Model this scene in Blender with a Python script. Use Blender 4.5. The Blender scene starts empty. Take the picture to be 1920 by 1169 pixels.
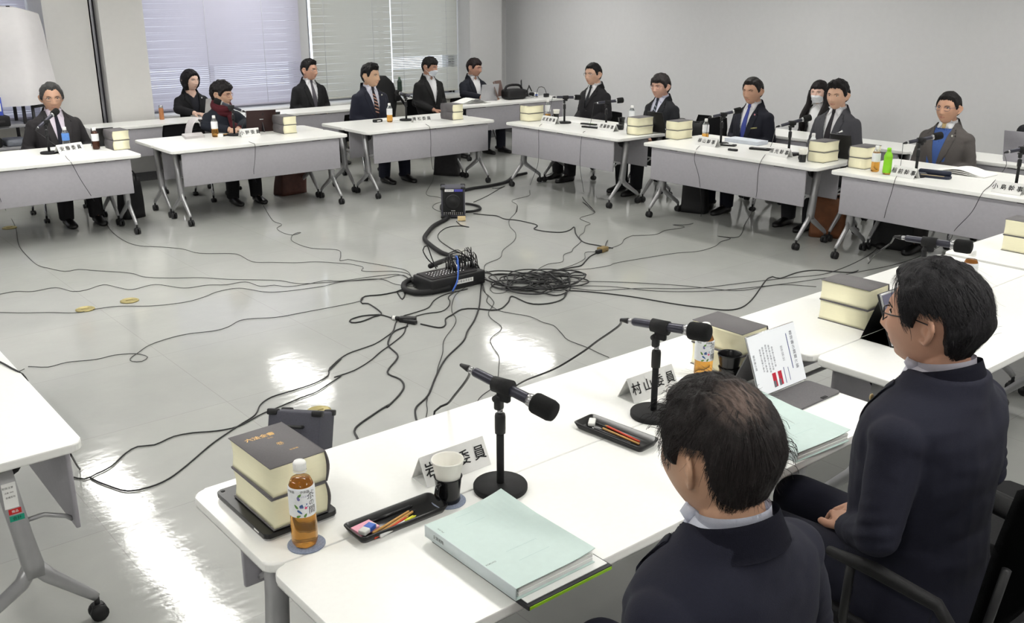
import bpy, bmesh, math, random
import numpy as np
from mathutils import Vector, Matrix, noise as mnoise
from mathutils.bvhtree import BVHTree
random.seed(7)
scene = bpy.context.scene
COL = scene.collection
R = math.radians
# ---------------------------------------------------------------- camera numbers, measured on the photograph
W, H = 1920, 1169
F_PX = 1805.0
PITCH = math.atan((H / 2 + 2.0) / F_PX)
HCAM = 1.993
AZ = R(50.4)            # the +X axis of the room lies this far right of the view

def ray(u, v):
    x = (u - W / 2) / F_PX; y = (v - H / 2) / F_PX
    fw = math.cos(PITCH) - y * math.sin(PITCH); dn = math.sin(PITCH) + y * math.cos(PITCH)
    return (fw * math.cos(AZ) + x * math.sin(AZ), fw * math.sin(AZ) - x * math.cos(AZ), -dn)
def PZ(u, v, z):        # room point of the photo's pixel on the horizontal plane z
    r = ray(u, v); t = (z - HCAM) / r[2]
    return Vector((r[0] * t, r[1] * t, z))
def PY(u, v, y):
    r = ray(u, v); t = y / r[1]
    return Vector((r[0] * t, y, HCAM + r[2] * t))
def PX(u, v, x):
    r = ray(u, v); t = x / r[0]
    return Vector((x, r[1] * t, HCAM + r[2] * t))

# ---------------------------------------------------------------- materials
def lin(c):
    def f(x):
        x /= 255.0
        return x / 12.92 if x <= 0.04045 else ((x + 0.055) / 1.055) ** 2.4
    return (f(c[0]), f(c[1]), f(c[2]), 1.0)
_M = {}
def mat(name, rgb, rough=0.5, metal=0.0, var=0.06, scale=30.0, bump=0.0, bscale=None, spec=0.5, coat=0.0,
        trans=0.0, ior=1.45, emit=None, estr=0.0, stretch=None, sheen=0.0):
    if name in _M: return _M[name]
    m = bpy.data.materials.new(name); m.use_nodes = True
    nt = m.node_tree; b = nt.nodes['Principled BSDF']
    c = lin(rgb)
    tc = nt.nodes.new('ShaderNodeTexCoord')
    src = tc.outputs['Object']
    if stretch:
        mp = nt.nodes.new('ShaderNodeMapping'); mp.inputs['Scale'].default_value = stretch
        nt.links.new(src, mp.inputs['Vector']); src = mp.outputs['Vector']
    nz = nt.nodes.new('ShaderNodeTexNoise'); nz.inputs['Scale'].default_value = scale; nz.inputs['Detail'].default_value = 4
    nt.links.new(src, nz.inputs['Vector'])
    rp = nt.nodes.new('ShaderNodeValToRGB')
    rp.color_ramp.elements[0].position = 0.3; rp.color_ramp.elements[1].position = 0.7
    rp.color_ramp.elements[0].color = tuple(max(0, x * (1 - var)) for x in c[:3]) + (1,)
    rp.color_ramp.elements[1].color = tuple(min(1, x * (1 + var)) for x in c[:3]) + (1,)
    nt.links.new(nz.outputs['Fac'], rp.inputs['Fac'])
    nt.links.new(rp.outputs['Color'], b.inputs['Base Color'])
    b.inputs['Roughness'].default_value = rough; b.inputs['Metallic'].default_value = metal
    b.inputs['Specular IOR Level'].default_value = spec
    b.inputs['Coat Weight'].default_value = coat
    b.inputs['Transmission Weight'].default_value = trans; b.inputs['IOR'].default_value = ior
    if sheen: b.inputs['Sheen Weight'].default_value = sheen
    if emit:
        b.inputs['Emission Color'].default_value = lin(emit); b.inputs['Emission Strength'].default_value = estr
    if bump:
        n2 = nt.nodes.new('ShaderNodeTexNoise'); n2.inputs['Scale'].default_value = bscale or scale * 3; n2.inputs['Detail'].default_value = 3
        nt.links.new(src, n2.inputs['Vector'])
        bp = nt.nodes.new('ShaderNodeBump'); bp.inputs['Strength'].default_value = bump; bp.inputs['Distance'].default_value = 0.004
        nt.links.new(n2.outputs['Fac'], bp.inputs['Height']); nt.links.new(bp.outputs['Normal'], b.inputs['Normal'])
    _M[name] = m
    return m

# ---------------------------------------------------------------- mesh building
class MB:
    """collects shapes into one bmesh; build() links ONE mesh object"""
    def __init__(self):
        self.bm = bmesh.new(); self.M = None; self.mi = 0
    def _add(self, verts, faces, smooth=True):
        M = self.M
        vs = [self.bm.verts.new(M @ Vector(v) if M else v) for v in verts]
        out = []
        for f in faces:
            try:
                fc = self.bm.faces.new([vs[i] for i in f]); fc.smooth = smooth; fc.material_index = self.mi; out.append(fc)
            except ValueError: pass
        return vs, out
    def box(self, c, s, bev=0.0, seg=2, rot=None):
        hx, hy, hz = s[0] / 2, s[1] / 2, s[2] / 2
        pts = [Vector((x, y, z)) for x in (-hx, hx) for y in (-hy, hy) for z in (-hz, hz)]
        if rot is not None: pts = [rot @ p for p in pts]
        pts = [p + Vector(c) for p in pts]
        vs, fs = self._add(pts, [(0, 1, 3, 2), (4, 6, 7, 5), (0, 4, 5, 1), (2, 3, 7, 6), (0, 2, 6, 4), (1, 5, 7, 3)], bev > 0)
        if bev:
            es = list({e for f in fs for e in f.edges})
            r = bmesh.ops.bevel(self.bm, geom=es, offset=bev, segments=seg, profile=0.5, affect='EDGES')
            for f in r['faces']: f.smooth = True; f.material_index = self.mi
        return self
    def tube(self, pts, r, n=8, caps=True, up=None):
        pts = [Vector(p) for p in pts]
        rs = r if isinstance(r, (list, tuple)) else [r] * len(pts)
        k = len(pts)
        tang = []
        for i in range(k):
            t = pts[min(i + 1, k - 1)] - pts[max(i - 1, 0)]
            tang.append(t.normalized() if t.length > 1e-9 else Vector((0, 0, 1)))
        ref = Vector(up) if up else (Vector((0, 0, 1)) if abs(tang[0].z) < 0.9 else Vector((1, 0, 0)))
        nrm = (ref - tang[0] * ref.dot(tang[0])).normalized()
        verts = []
        for i in range(k):
            nrm = nrm - tang[i] * nrm.dot(tang[i])
            nrm = nrm.normalized() if nrm.length > 1e-6 else tang[i].orthogonal().normalized()
            bi = tang[i].cross(nrm)
            rr = rs[i]
            ra, rb = rr if isinstance(rr, tuple) else (rr, rr)
            for j in range(n):
                a = 2 * math.pi * j / n
                verts.append(pts[i] + nrm * (math.cos(a) * ra) + bi * (math.sin(a) * rb))
        faces = [(i * n + j, i * n + (j + 1) % n, (i + 1) * n + (j + 1) % n, (i + 1) * n + j) for i in range(k - 1) for j in range(n)]
        if caps:
            faces.append(tuple(range(n - 1, -1, -1))); faces.append(tuple((k - 1) * n + j for j in range(n)))
        self._add(verts, faces)
        return self
    def lathe(self, prof, c=(0, 0, 0), n=24, cap=True):
        verts, faces = [], []
        for (r, z) in prof:
            for j in range(n):
                a = 2 * math.pi * j / n
                verts.append((c[0] + r * math.cos(a), c[1] + r * math.sin(a), c[2] + z))
        k = len(prof)
        faces = [(i * n + j, i * n + (j + 1) % n, (i + 1) * n + (j + 1) % n, (i + 1) * n + j) for i in range(k - 1) for j in range(n)]
        if cap:
            if prof[0][0] > 1e-6: faces.append(tuple(range(n - 1, -1, -1)))
            if prof[-1][0] > 1e-6: faces.append(tuple((k - 1) * n + j for j in range(n)))
        self._add(verts, faces)
        return self
    def loft(self, rings, cap=True, closed=True):
        n = len(rings[0]); k = len(rings)
        verts = [p for r in rings for p in r]
        m = n if closed else n - 1
        faces = [(i * n + j, i * n + (j + 1) % n, (i + 1) * n + (j + 1) % n, (i + 1) * n + j) for i in range(k - 1) for j in range(m)]
        if cap and closed:
            faces.append(tuple(range(n - 1, -1, -1))); faces.append(tuple((k - 1) * n + j for j in range(n)))
        self._add(verts, faces)
        return self
    def prism(self, poly, z0, z1, bev=0.0, seg=2, smooth=False):
        n = len(poly)
        verts = [(p[0], p[1], z0) for p in poly] + [(p[0], p[1], z1) for p in poly]
        faces = [tuple(range(n - 1, -1, -1)), tuple(range(n, 2 * n))] + [(i, (i + 1) % n, n + (i + 1) % n, n + i) for i in range(n)]
        vs, fs = self._add(verts, faces, smooth)
        if bev:
            es = list({e for f in fs[:2] for e in f.edges})
            r = bmesh.ops.bevel(self.bm, geom=es, offset=bev, segments=seg, profile=0.5, affect='EDGES')
            for f in r['faces']: f.smooth = True; f.material_index = self.mi
        return self
    def sphere(self, c, r, nu=16, nv=10):
        rx, ry, rz = r if isinstance(r, (tuple, list)) else (r, r, r)
        rings = []
        for i in range(1, nv):
            t = math.pi * i / nv
            rings.append([(c[0] + rx * math.sin(t) * math.cos(2 * math.pi * j / nu), c[1] + ry * math.sin(t) * math.sin(2 * math.pi * j / nu), c[2] - rz * math.cos(t)) for j in range(nu)])
        self.loft(rings, cap=True)
        return self
    def grid(self, fn, nu, nv, smooth=True):
        """fn(i/nu, j/nv) -> point"""
        verts = [fn(i / nu, j / nv) for i in range(nu + 1) for j in range(nv + 1)]
        faces = [(i * (nv + 1) + j, (i + 1) * (nv + 1) + j, (i + 1) * (nv + 1) + j + 1, i * (nv + 1) + j + 1) for i in range(nu) for j in range(nv)]
        self._add(verts, faces, smooth)
        return self
    def raw(self, verts, faces, smooth=True):
        self._add(verts, faces, smooth); return self
    def mesh(self, name, mats, fix=True):
        if fix: bmesh.ops.recalc_face_normals(self.bm, faces=self.bm.faces)
        me = bpy.data.meshes.new(name); self.bm.to_mesh(me); self.bm.free()
        for m in (mats if isinstance(mats, (list, tuple)) else [mats]): me.materials.append(m)
        return me
    def build(self, name, mats, parent=None, loc=None, rot=None, fix=True):
        return link(name, self.mesh(name, mats, fix), parent, loc, rot)

def link(name, me, parent=None, loc=None, rot=None):
    o = bpy.data.objects.new(name, me); COL.objects.link(o)
    if parent is not None: o.parent = parent
    if loc is not None: o.location = loc
    if rot is not None: o.rotation_euler = rot
    return o
def tag(o, label, cat, group=None):
    o['label'] = label; o['category'] = cat
    if group: o['group'] = group
    return o
def thing(name, label, cat, loc=(0, 0, 0), rz=0.0, group=None):
    o = bpy.data.objects.new(name, None); COL.objects.link(o)
    o.empty_display_size = 0.1
    o.location = loc; o.rotation_euler = (0, 0, rz)
    return tag(o, label, cat, group)
KIDS = {}
def copy_tree(o, loc, rz=0.0, label=None, cat=None, group=None, scale=None):
    def rec(src, parent):
        c = src.copy(); COL.objects.link(c)
        if parent is not None: c.parent = parent
        for ch in [x for x in src.children]: rec(ch, c)
        return c
    c = rec(o, None)
    c.location = loc; c.rotation_euler = (0, 0, rz)
    if scale: c.scale = scale
    if label: c['label'] = label
    if cat: c['category'] = cat
    if group: c['group'] = group
    return c
def structure(o): o['kind'] = 'structure'; return o
def rrect(w, d, r, n=5, cx=0, cy=0):
    p = []
    for (sx, sy, a0) in ((1, 1, 0), (-1, 1, 90), (-1, -1, 180), (1, -1, 270)):
        for i in range(n + 1):
            a = R(a0 + 90 * i / n)
            p.append((cx + sx * (w / 2 - r) + r * math.cos(a), cy + sy * (d / 2 - r) + r * math.sin(a)))
    return p
def crom(pts, step=0.03, alpha=0.5):
    """smooth curve through points"""
    pts = [Vector(p) for p in pts]
    out = []
    for i in range(len(pts) - 1):
        p0 = pts[i - 1] if i > 0 else pts[i] * 2 - pts[i + 1]
        p1, p2 = pts[i], pts[i + 1]
        p3 = pts[i + 2] if i + 2 < len(pts) else pts[i + 1] * 2 - pts[i]
        n = max(2, min(10, int((p2 - p1).length / step)))
        for k in range(n):
            t = k / n
            out.append(0.5 * ((2 * p1) + (p2 - p0) * t + (2 * p0 - 5 * p1 + 4 * p2 - p3) * t * t + (3 * p1 - p0 - 3 * p2 + p3) * t ** 3))
    out.append(pts[-1])
    return out
_TXT = {}
def text_data(body, size, bold=0.0, extrude=0.0):
    """flat lettering centred on the origin in XY"""
    key = (body, size, bold)
    c = bpy.data.curves.new('lettering', 'FONT'); c.body = body; c.size = size; c.align_x = 'CENTER'; c.align_y = 'CENTER'
    c.offset = bold; c.resolution_u = 3
    o = bpy.data.objects.new('lettering', c); COL.objects.link(o)
    dg = bpy.context.evaluated_depsgraph_get()
    me = bpy.data.meshes.new_from_object(o.evaluated_get(dg))
    vs = [tuple(v.co) for v in me.vertices]; fs = [tuple(p.vertices) for p in me.polygons]
    bpy.data.objects.remove(o); bpy.data.curves.remove(c); bpy.data.meshes.remove(me)
    return vs, fs
def lettering(body, size, M, material, parent, name='lettering', bold=0.0):
    vs, fs = text_data(body, size, bold)
    mb = MB(); mb.M = M; mb.raw(vs, fs, False)
    return mb.build(name, material, parent, fix=False)
def frame_matrix(o, ex, ey):
    ex = Vector(ex).normalized(); ey = Vector(ey); ey = (ey - ex * ey.dot(ex)).normalized(); ez = ex.cross(ey)
    return Matrix(((ex.x, ey.x, ez.x, o[0]), (ex.y, ey.y, ez.y, o[1]), (ex.z, ey.z, ez.z, o[2]), (0, 0, 0, 1)))
def evaluated(verts, faces, voxel=None, smooth=0, solid=None, subsurf=0):
    """a mesh run through modifiers; returns numpy verts and face tuples"""
    me = bpy.data.meshes.new('work'); me.from_pydata([tuple(v) for v in verts], [], faces)
    o = bpy.data.objects.new('work', me); COL.objects.link(o)
    if voxel:
        m = o.modifiers.new('r', 'REMESH'); m.mode = 'VOXEL'; m.voxel_size = voxel; m.adaptivity = 0.0
    if smooth:
        m = o.modifiers.new('s', 'SMOOTH'); m.factor = 0.5; m.iterations = smooth
    if subsurf:
        m = o.modifiers.new('u', 'SUBSURF'); m.levels = subsurf; m.render_levels = subsurf
    if solid:
        m = o.modifiers.new('t', 'SOLIDIFY'); m.thickness = solid; m.offset = 1.0
    dg = bpy.context.evaluated_depsgraph_get()
    e = bpy.data.meshes.new_from_object(o.evaluated_get(dg))
    co = np.empty(len(e.vertices) * 3); e.vertices.foreach_get('co', co); co = co.reshape(-1, 3)
    fs = [tuple(p.vertices) for p in e.polygons]
    bpy.data.objects.remove(o); bpy.data.meshes.remove(me); bpy.data.meshes.remove(e)
    return co, fs
def np_mesh(name, co, fs, mats, smooth=True):
    me = bpy.data.meshes.new(name); me.from_pydata(co.tolist() if hasattr(co, 'tolist') else co, [], fs)
    for m in (mats if isinstance(mats, (list, tuple)) else [mats]): me.materials.append(m)
    if smooth: me.polygons.foreach_set('use_smooth', [True] * len(me.polygons))
    return me

TZ = 0.70               # table top height
# shared materials
M_TOP = mat('white_laminate', (243, 243, 240), 0.28, var=0.012, scale=60)
M_EDGE = mat('white_edge', (226, 226, 224), 0.35, var=0.02)
M_PANEL = mat('grey_panel', (166, 164, 170), 0.55, var=0.03, scale=40)
M_ALU = mat('silver_paint', (176, 176, 178), 0.38, 0.55, var=0.03)
M_CHROME = mat('chrome', (190, 190, 194), 0.18, 0.95, var=0.02)
M_BLACK = mat('black_plastic', (26, 26, 28), 0.5, var=0.1)
M_BLACKM = mat('black_matte', (20, 20, 22), 0.75, var=0.15, scale=90, bump=0.15)
M_FABRIC = mat('black_fabric', (24, 24, 27), 0.9, var=0.2, scale=150, bump=0.3, bscale=400)
M_COVER = mat('grey_book_cloth', (98, 95, 97), 0.6, var=0.05, scale=200, bump=0.1)
M_PAGES = mat('cream_pages', (248, 243, 210), 0.75, var=0.035, scale=40, stretch=(0.5, 0.5, 40))
M_GOLD = mat('gold_foil', (214, 172, 104), 0.35, 0.6, var=0.05)
M_WHITE = mat('white_plastic', (238, 238, 236), 0.4, var=0.02)
M_PAPER = mat('white_paper', (240, 240, 238), 0.7, var=0.015)
M_INK = mat('black_ink', (22, 22, 24), 0.7, var=0.05)
M_CABLE = mat('black_cable', (28, 28, 30), 0.5, var=0.1)
# ================================================================ the room
CEIL = 2.75
XL, XR, YF, YB = -3.2, 9.72, -3.2, 11.95
# --- floor: glossy vinyl tiles with scuffs
def floor_material():
    m = bpy.data.materials.new('vinyl_floor'); m.use_nodes = True
    nt = m.node_tree; b = nt.nodes['Principled BSDF']; N = nt.nodes.new; L = nt.links.new
    tc = N('ShaderNodeTexCoord')
    br = N('ShaderNodeTexBrick'); br.offset = 0.0; br.inputs['Scale'].default_value = 1.0
    br.inputs['Brick Width'].default_value = 0.9; br.inputs['Row Height'].default_value = 0.9
    br.inputs['Mortar Size'].default_value = 0.0022; br.inputs['Mortar Smooth'].default_value = 0.2
    br.inputs['Color1'].default_value = lin((174, 175, 172)); br.inputs['Color2'].default_value = lin((172, 173, 171)); br.inputs['Mortar'].default_value = lin((160, 160, 158))
    L(tc.outputs['Object'], br.inputs['Vector'])
    nz = N('ShaderNodeTexNoise'); nz.inputs['Scale'].default_value = 1.6; nz.inputs['Detail'].default_value = 6; nz.inputs['Roughness'].default_value = 0.65
    L(tc.outputs['Object'], nz.inputs['Vector'])
    mp = N('ShaderNodeMapping'); mp.inputs['Rotation'].default_value = (0, 0, 0.6); mp.inputs['Scale'].default_value = (3, 40, 1)
    L(tc.outputs['Object'], mp.inputs['Vector'])
    n2 = N('ShaderNodeTexNoise'); n2.inputs['Scale'].default_value = 1.2; n2.inputs['Detail'].default_value = 5
    L(mp.outputs['Vector'], n2.inputs['Vector'])
    r1 = N('ShaderNodeValToRGB'); r1.color_ramp.elements[0].position = 0.25; r1.color_ramp.elements[1].position = 0.75
    r1.color_ramp.elements[0].color = (0.90, 0.90, 0.90, 1); r1.color_ramp.elements[1].color = (1.03, 1.03, 1.02, 1)
    L(nz.outputs['Fac'], r1.inputs['Fac'])
    mx = N('ShaderNodeMix'); mx.data_type = 'RGBA'; mx.blend_type = 'MULTIPLY'; mx.inputs['Factor'].default_value = 1.0
    L(br.outputs['Color'], mx.inputs['A']); L(r1.outputs['Color'], mx.inputs['B'])
    L(mx.outputs['Result'], b.inputs['Base Color'])
    r2 = N('ShaderNodeMapRange'); r2.inputs['From Min'].default_value = 0.3; r2.inputs['From Max'].default_value = 0.75
    r2.inputs['To Min'].default_value = 0.05; r2.inputs['To Max'].default_value = 0.14
    L(n2.outputs['Fac'], r2.inputs['Value']); L(r2.outputs['Result'], b.inputs['Roughness'])
    b.inputs['Specular IOR Level'].default_value = 0.55
    bp = N('ShaderNodeBump'); bp.inputs['Strength'].default_value = 0.10; bp.inputs['Distance'].default_value = 0.01
    n3 = N('ShaderNodeTexNoise'); n3.inputs['Scale'].default_value = 6.0; n3.inputs['Detail'].default_value = 5; n3.inputs['Roughness'].default_value = .62
    L(tc.outputs['Object'], n3.inputs['Vector']); L(n3.outputs['Fac'], bp.inputs['Height']); L(bp.outputs['Normal'], b.inputs['Normal'])
    return m
M_FLOOR = floor_material()
M_WALL = mat('wall_paint', (215, 215, 217), 0.85, var=0.012, scale=18, bump=0.05, bscale=260)
M_WALLG = mat('grey_wall_paint', (202, 202, 203), 0.85, var=0.012, scale=18, bump=0.05, bscale=260)
M_COLUMN = mat('column_paint', (212, 211, 209), 0.85, var=0.012, scale=18, bump=0.05, bscale=260)
M_CEIL = mat('ceiling_board', (222, 222, 220), 0.9, var=0.02, scale=120)
M_BASE = mat('grey_baseboard', (98, 98, 100), 0.6, var=0.05)
M_LEDGE = mat('window_ledge', (214, 214, 212), 0.35, var=0.02)
M_CABINET = mat('beige_cabinet', (176, 174, 166), 0.6, var=0.03)
M_ALUF = mat('aluminium_frame', (150, 150, 156), 0.35, 0.7, var=0.04)
M_DARKGAP = mat('dark_gap', (52, 50, 58), 0.6, var=0.08)

mb = MB(); mb.box(((XL + XR) / 2, (YF + YB) / 2, -0.05), (XR - XL, YB - YF, 0.1)); structure(mb.build('floor', M_FLOOR))
mb = MB(); mb.box(((XL + XR) / 2, (YF + YB) / 2, CEIL + 0.05), (XR - XL + .4, YB - YF + .4, 0.1)); structure(mb.build('ceiling', M_CEIL))
mb = MB(); mb.box((XR + .1, (YF + YB) / 2, CEIL / 2), (0.2, YB - YF + .4, CEIL)); structure(mb.build('wall_right', M_WALL))
mb = MB(); mb.box((XL - .1, (YF + YB) / 2, CEIL / 2), (0.2, YB - YF + .4, CEIL)); structure(mb.build('wall_left', M_WALL))
mb = MB(); mb.box(((XL + XR) / 2, YF - .1, CEIL / 2), (XR - XL, 0.2, CEIL)); structure(mb.build('wall_front', M_WALL))

YW = 11.80                    # window plane
YC = 11.18                    # face of the near column
xc0 = PY(196, 110, YC).x; xc1 = PY(278, 110, YC).x
xw1a, xw1b = xc1 - 0.1, PY(563, 60, YW).x
xw2a, xw2b = PY(584, 60, YW).x, PY(858, 60, YW).x
xseg0 = PY(92, 110, 11.25).x
xcr1 = PY(941, 90, 11.5).x
SILL = 0.66
wins = [(XL + .3, xseg0, 'window_1'), (xw1a, xw1b, 'window_2'), (xw2a, xw2b, 'window_3')]
mb = MB()
mb.box(((XL + XR) / 2, YB + 0.1, SILL / 2), (XR - XL, 0.3, SILL))
mb.box(((XL + XR) / 2, YB + 0.1, (2.45 + CEIL) / 2), (XR - XL, 0.3, CEIL - 2.45))
xs = [XL] + [x for a, b, _ in wins for x in (a, b)] + [XR]
for i in range(0, len(xs), 2):
    if xs[i + 1] - xs[i] > 0.01:
        mb.box(((xs[i] + xs[i + 1]) / 2, YB + 0.1, (SILL + 2.45) / 2), (xs[i + 1] - xs[i], 0.3, 2.45 - SILL))
structure(mb.build('wall_back', M_WALLG))
# columns and the wall pieces that stand in front of the window wall
mb = MB(); mb.box(((xc0 + xc1) / 2, (YC + YB) / 2, CEIL / 2), (xc1 - xc0, YB - YC, CEIL)); structure(mb.build('trim_1', M_COLUMN))
xg = PY(180, 110, 11.25).x
mb = MB(); mb.box(((xseg0 + xg) / 2, (11.25 + YB) / 2, CEIL / 2), (xg - xseg0, YB - 11.25, CEIL)); structure(mb.build('trim_2', M_COLUMN))
mb = MB(); mb.box(((xg + xc0) / 2 - .03, 11.30, CEIL / 2), (0.05, 0.10, CEIL), bev=0.006); structure(mb.build('trim_3', M_ALUF))
mb = MB(); mb.box(((xg + xc0) / 2 + .02, (11.33 + YB) / 2, CEIL / 2), (xc0 - xg - 0.002, YB - 11.33, CEIL)); structure(mb.build('trim_4', M_DARKGAP))  # solid strip; the darkness of the gap beside the column is its colour
mb = MB(); mb.box(((xw2b + xcr1) / 2, (11.5 + YB) / 2, CEIL / 2), (xcr1 - xw2b, YB - 11.5, CEIL)); structure(mb.build('trim_5', M_WALLG))
mb = MB()
for a, b, y in ((xseg0, xg, 11.25), (xc0, xc1, YC), (xw2b, xcr1, 11.5)):
    mb.box(((a + b) / 2, y - .006, .05), (b - a + .01, .012, .1))
mb.box((xc1 + .006, (YC + 11.55) / 2, .05), (.012, 11.55 - YC, .1))
structure(mb.build('baseboard_back', M_BASE))
mb = MB(); mb.box((XR - .006, (YF + YB) / 2, .05), (.012, YB - YF, .1)); structure(mb.build('baseboard_right', M_BASE))
# perimeter cabinet under the windows with its pale ledge
mb = MB(); mb.box(((xc1 + xw2b) / 2, (11.56 + YB) / 2, .31), (xw2b - xc1, YB - 11.56, .62))
for k in range(9):
    x = xc1 + (k + .5) * (xw2b - xc1) / 9
    mb.box((x, 11.556, .33), ((xw2b - xc1) / 9 - .02, .012, .5), bev=.003)
structure(mb.build('trim_6', M_CABINET))
mb = MB(); mb.box(((xc1 + xw2b) / 2, (11.52 + YB) / 2, .64), (xw2b - xc1, YB - 11.52, .045), bev=.008); structure(mb.build('trim_7', M_LEDGE))
mb = MB(); mb.box(((XL + xseg0) / 2, (11.56 + YB) / 2, .33), (xseg0 - XL, YB - 11.56, .66)); structure(mb.build('trim_8', M_CABINET))
# glazing
M_GLASS = mat('window_glass', (235, 240, 245), 0.02, trans=1.0, var=0.0, ior=1.05)
for (a, b, nm) in wins:
    mb = MB(); w = b - a; n = max(1, round(w / 1.3))
    for z in (SILL + .03, 2.42): mb.box(((a + b) / 2, YB + .05, z), (w, .06, .06))
    for k in range(n + 1): mb.box((a + .03 + k * (w - .06) / n, YB + .05, (SILL + 2.45) / 2), (.05, .06, 2.45 - SILL))
    fr = structure(mb.build(nm, M_ALUF))
    mb = MB(); mb.box(((a + b) / 2, YB + .05, (SILL + 2.45) / 2), (w - .06, .006, 2.45 - SILL - .06)); mb.build('glass', M_GLASS, fr)
# venetian blinds: one mesh of slats each
def blind_material(name, rgb, tr):
    m = bpy.data.materials.new(name); m.use_nodes = True
    nt = m.node_tree; b = nt.nodes['Principled BSDF']; out = nt.nodes['Material Output']
    tc = nt.nodes.new('ShaderNodeTexCoord'); nz = nt.nodes.new('ShaderNodeTexNoise'); nz.inputs['Scale'].default_value = 6
    nt.links.new(tc.outputs['Object'], nz.inputs['Vector'])
    rp = nt.nodes.new('ShaderNodeValToRGB'); c = lin(rgb)
    rp.color_ramp.elements[0].color = tuple(x * .96 for x in c[:3]) + (1,); rp.color_ramp.elements[1].color = c
    nt.links.new(nz.outputs['Fac'], rp.inputs['Fac']); nt.links.new(rp.outputs['Color'], b.inputs['Base Color'])
    b.inputs['Roughness'].default_value = .55
    t = nt.nodes.new('ShaderNodeBsdfTranslucent'); nt.links.new(rp.outputs['Color'], t.inputs['Color'])
    mx = nt.nodes.new('ShaderNodeMixShader'); mx.inputs[0].default_value = tr
    nt.links.new(b.outputs[0], mx.inputs[1]); nt.links.new(t.outputs[0], mx.inputs[2]); nt.links.new(mx.outputs[0], out.inputs['Surface'])
    return m
M_BL1 = blind_material('lilac_blind_slats', (208, 205, 216), .40)
M_BL2 = blind_material('grey_blind_slats', (206, 206, 198), .25)
M_CORD = mat('blind_cord', (200, 200, 202), .7)
def blind(a, b, y, z0, z1, ang, material, label, open_band=None):
    root = thing('venetian_blind', label, 'window blind', ((a + b) / 2, y, z0), 0, 'window blinds')
    w = b - a; mb = MB(); pitch = .0235; k = 0; z = z0 + .03
    while z < z1 - .03:
        t = ang
        if open_band and open_band[0] < z < open_band[1]: t = open_band[2]
        dy, dz = .0125 * math.cos(t), .0125 * math.sin(t)
        j = .0012 * math.sin(k * 1.7)
        zz = z - z0
        mb.raw([(-w / 2, -dy, zz + dz + j), (w / 2, -dy, zz + dz - j), (w / 2, 0, zz + .0018), (-w / 2, 0, zz + .0018), (w / 2, dy, zz - dz - j), (-w / 2, dy, zz - dz + j)],
               [(0, 1, 2, 3), (3, 2, 4, 5)])
        z += pitch; k += 1
    mb.build('slats', material, root, fix=False)
    mb = MB(); mb.box((0, 0, .012), (w, .028, .02), bev=.004); mb.build('bottom_rail', material, root)
    mb = MB(); mb.box((0, 0, z1 - z0 - .015), (w, .05, .05)); mb.build('head_rail', M_WHITE, root)
    for q in range(int(w / .75) + 1):
        mb = MB(); mb.tube([(-w / 2 + .18 + q * .75, -.0145, .02), (-w / 2 + .18 + q * .75, -.0145, z1 - z0 - .03)], .0022, 5); mb.build('ladder_cord', M_CORD, root)
    return root
blind(wins[0][0], wins[0][1] - .02, YW + .02, .72, 2.45, R(70), M_BL1, 'grey venetian blind behind the white sheet and the rack')
blind(xc1 + .02, xw1b - .01, YW, .70, 2.45, R(74), M_BL1, 'wide lilac grey venetian blind beside the big column', (0.92, 1.22, R(64)))
xm = PY(733, 60, YW).x
blind(xw2a, xm - .008, YW, .70, 2.45, R(74), M_BL2, 'closed greenish grey blind behind the man with the black backpack')
blind(xm + .008, xw2b - .01, YW, .70, 2.45, R(73), M_BL2, 'grey blind with a bright open band behind the masked man', (1.05, 1.21, R(42)))
# daylight outside
wd = bpy.data.worlds.new('world'); scene.world = wd; wd.use_nodes = True
nt = wd.node_tree; bg = nt.nodes['Background']
bg.inputs['Color'].default_value = (.90, .93, 1.0, 1); bg.inputs['Strength'].default_value = 1.05
# neighbouring rooftop seen between the slats
mb = MB(); mb.box((5, 24, -1.6), (60, 20, .4)); o = mb.build('ground_outside', mat('pale_concrete', (200, 200, 200), .9)); o['kind'] = 'structure'
# --- ceiling lights
M_DIFF = mat('lit_diffuser', (255, 255, 252), .4, var=0, emit=(255, 253, 247), estr=11.0)
def fixture():
    r = thing('ceiling_light', 'recessed white fluorescent ceiling light', 'ceiling light', (0, 0, CEIL), 0, 'ceiling lights')
    mb = MB()
    for sx in (-1, 1): mb.box((sx * .17, 0, -.012), (.02, 1.3, .024), bev=.003)
    for sy in (-1, 1): mb.box((0, sy * .64, -.012), (.36, .02, .024), bev=.003)
    mb.build('frame', M_WHITE, r)
    mb = MB(); mb.box((0, 0, -.008), (.32, 1.26, .008)); mb.build('diffuser', M_DIFF, r)
    return r
fx = fixture()
spots = [(2.45, 9.2), (2.35, 7.6), (2.3, 6.2), (5.3, 10.7), (8.15, 9.7), (7.9, 2.9), (-.5, 9.2), (-.5, 6.2), (-.5, 3.2), (-.5, .2), (2.4, .2), (5.3, .2), (8.2, -.2), (5.3, 3.2), (2.4, -2.0), (5.3, 7.2), (2.4, 3.2), (7.9, 6.3)]
for i, (x, y) in enumerate(spots):
    o = fx if i == 0 else copy_tree(fx, (x, y, CEIL))
    o.location = (x, y, CEIL)
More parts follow.
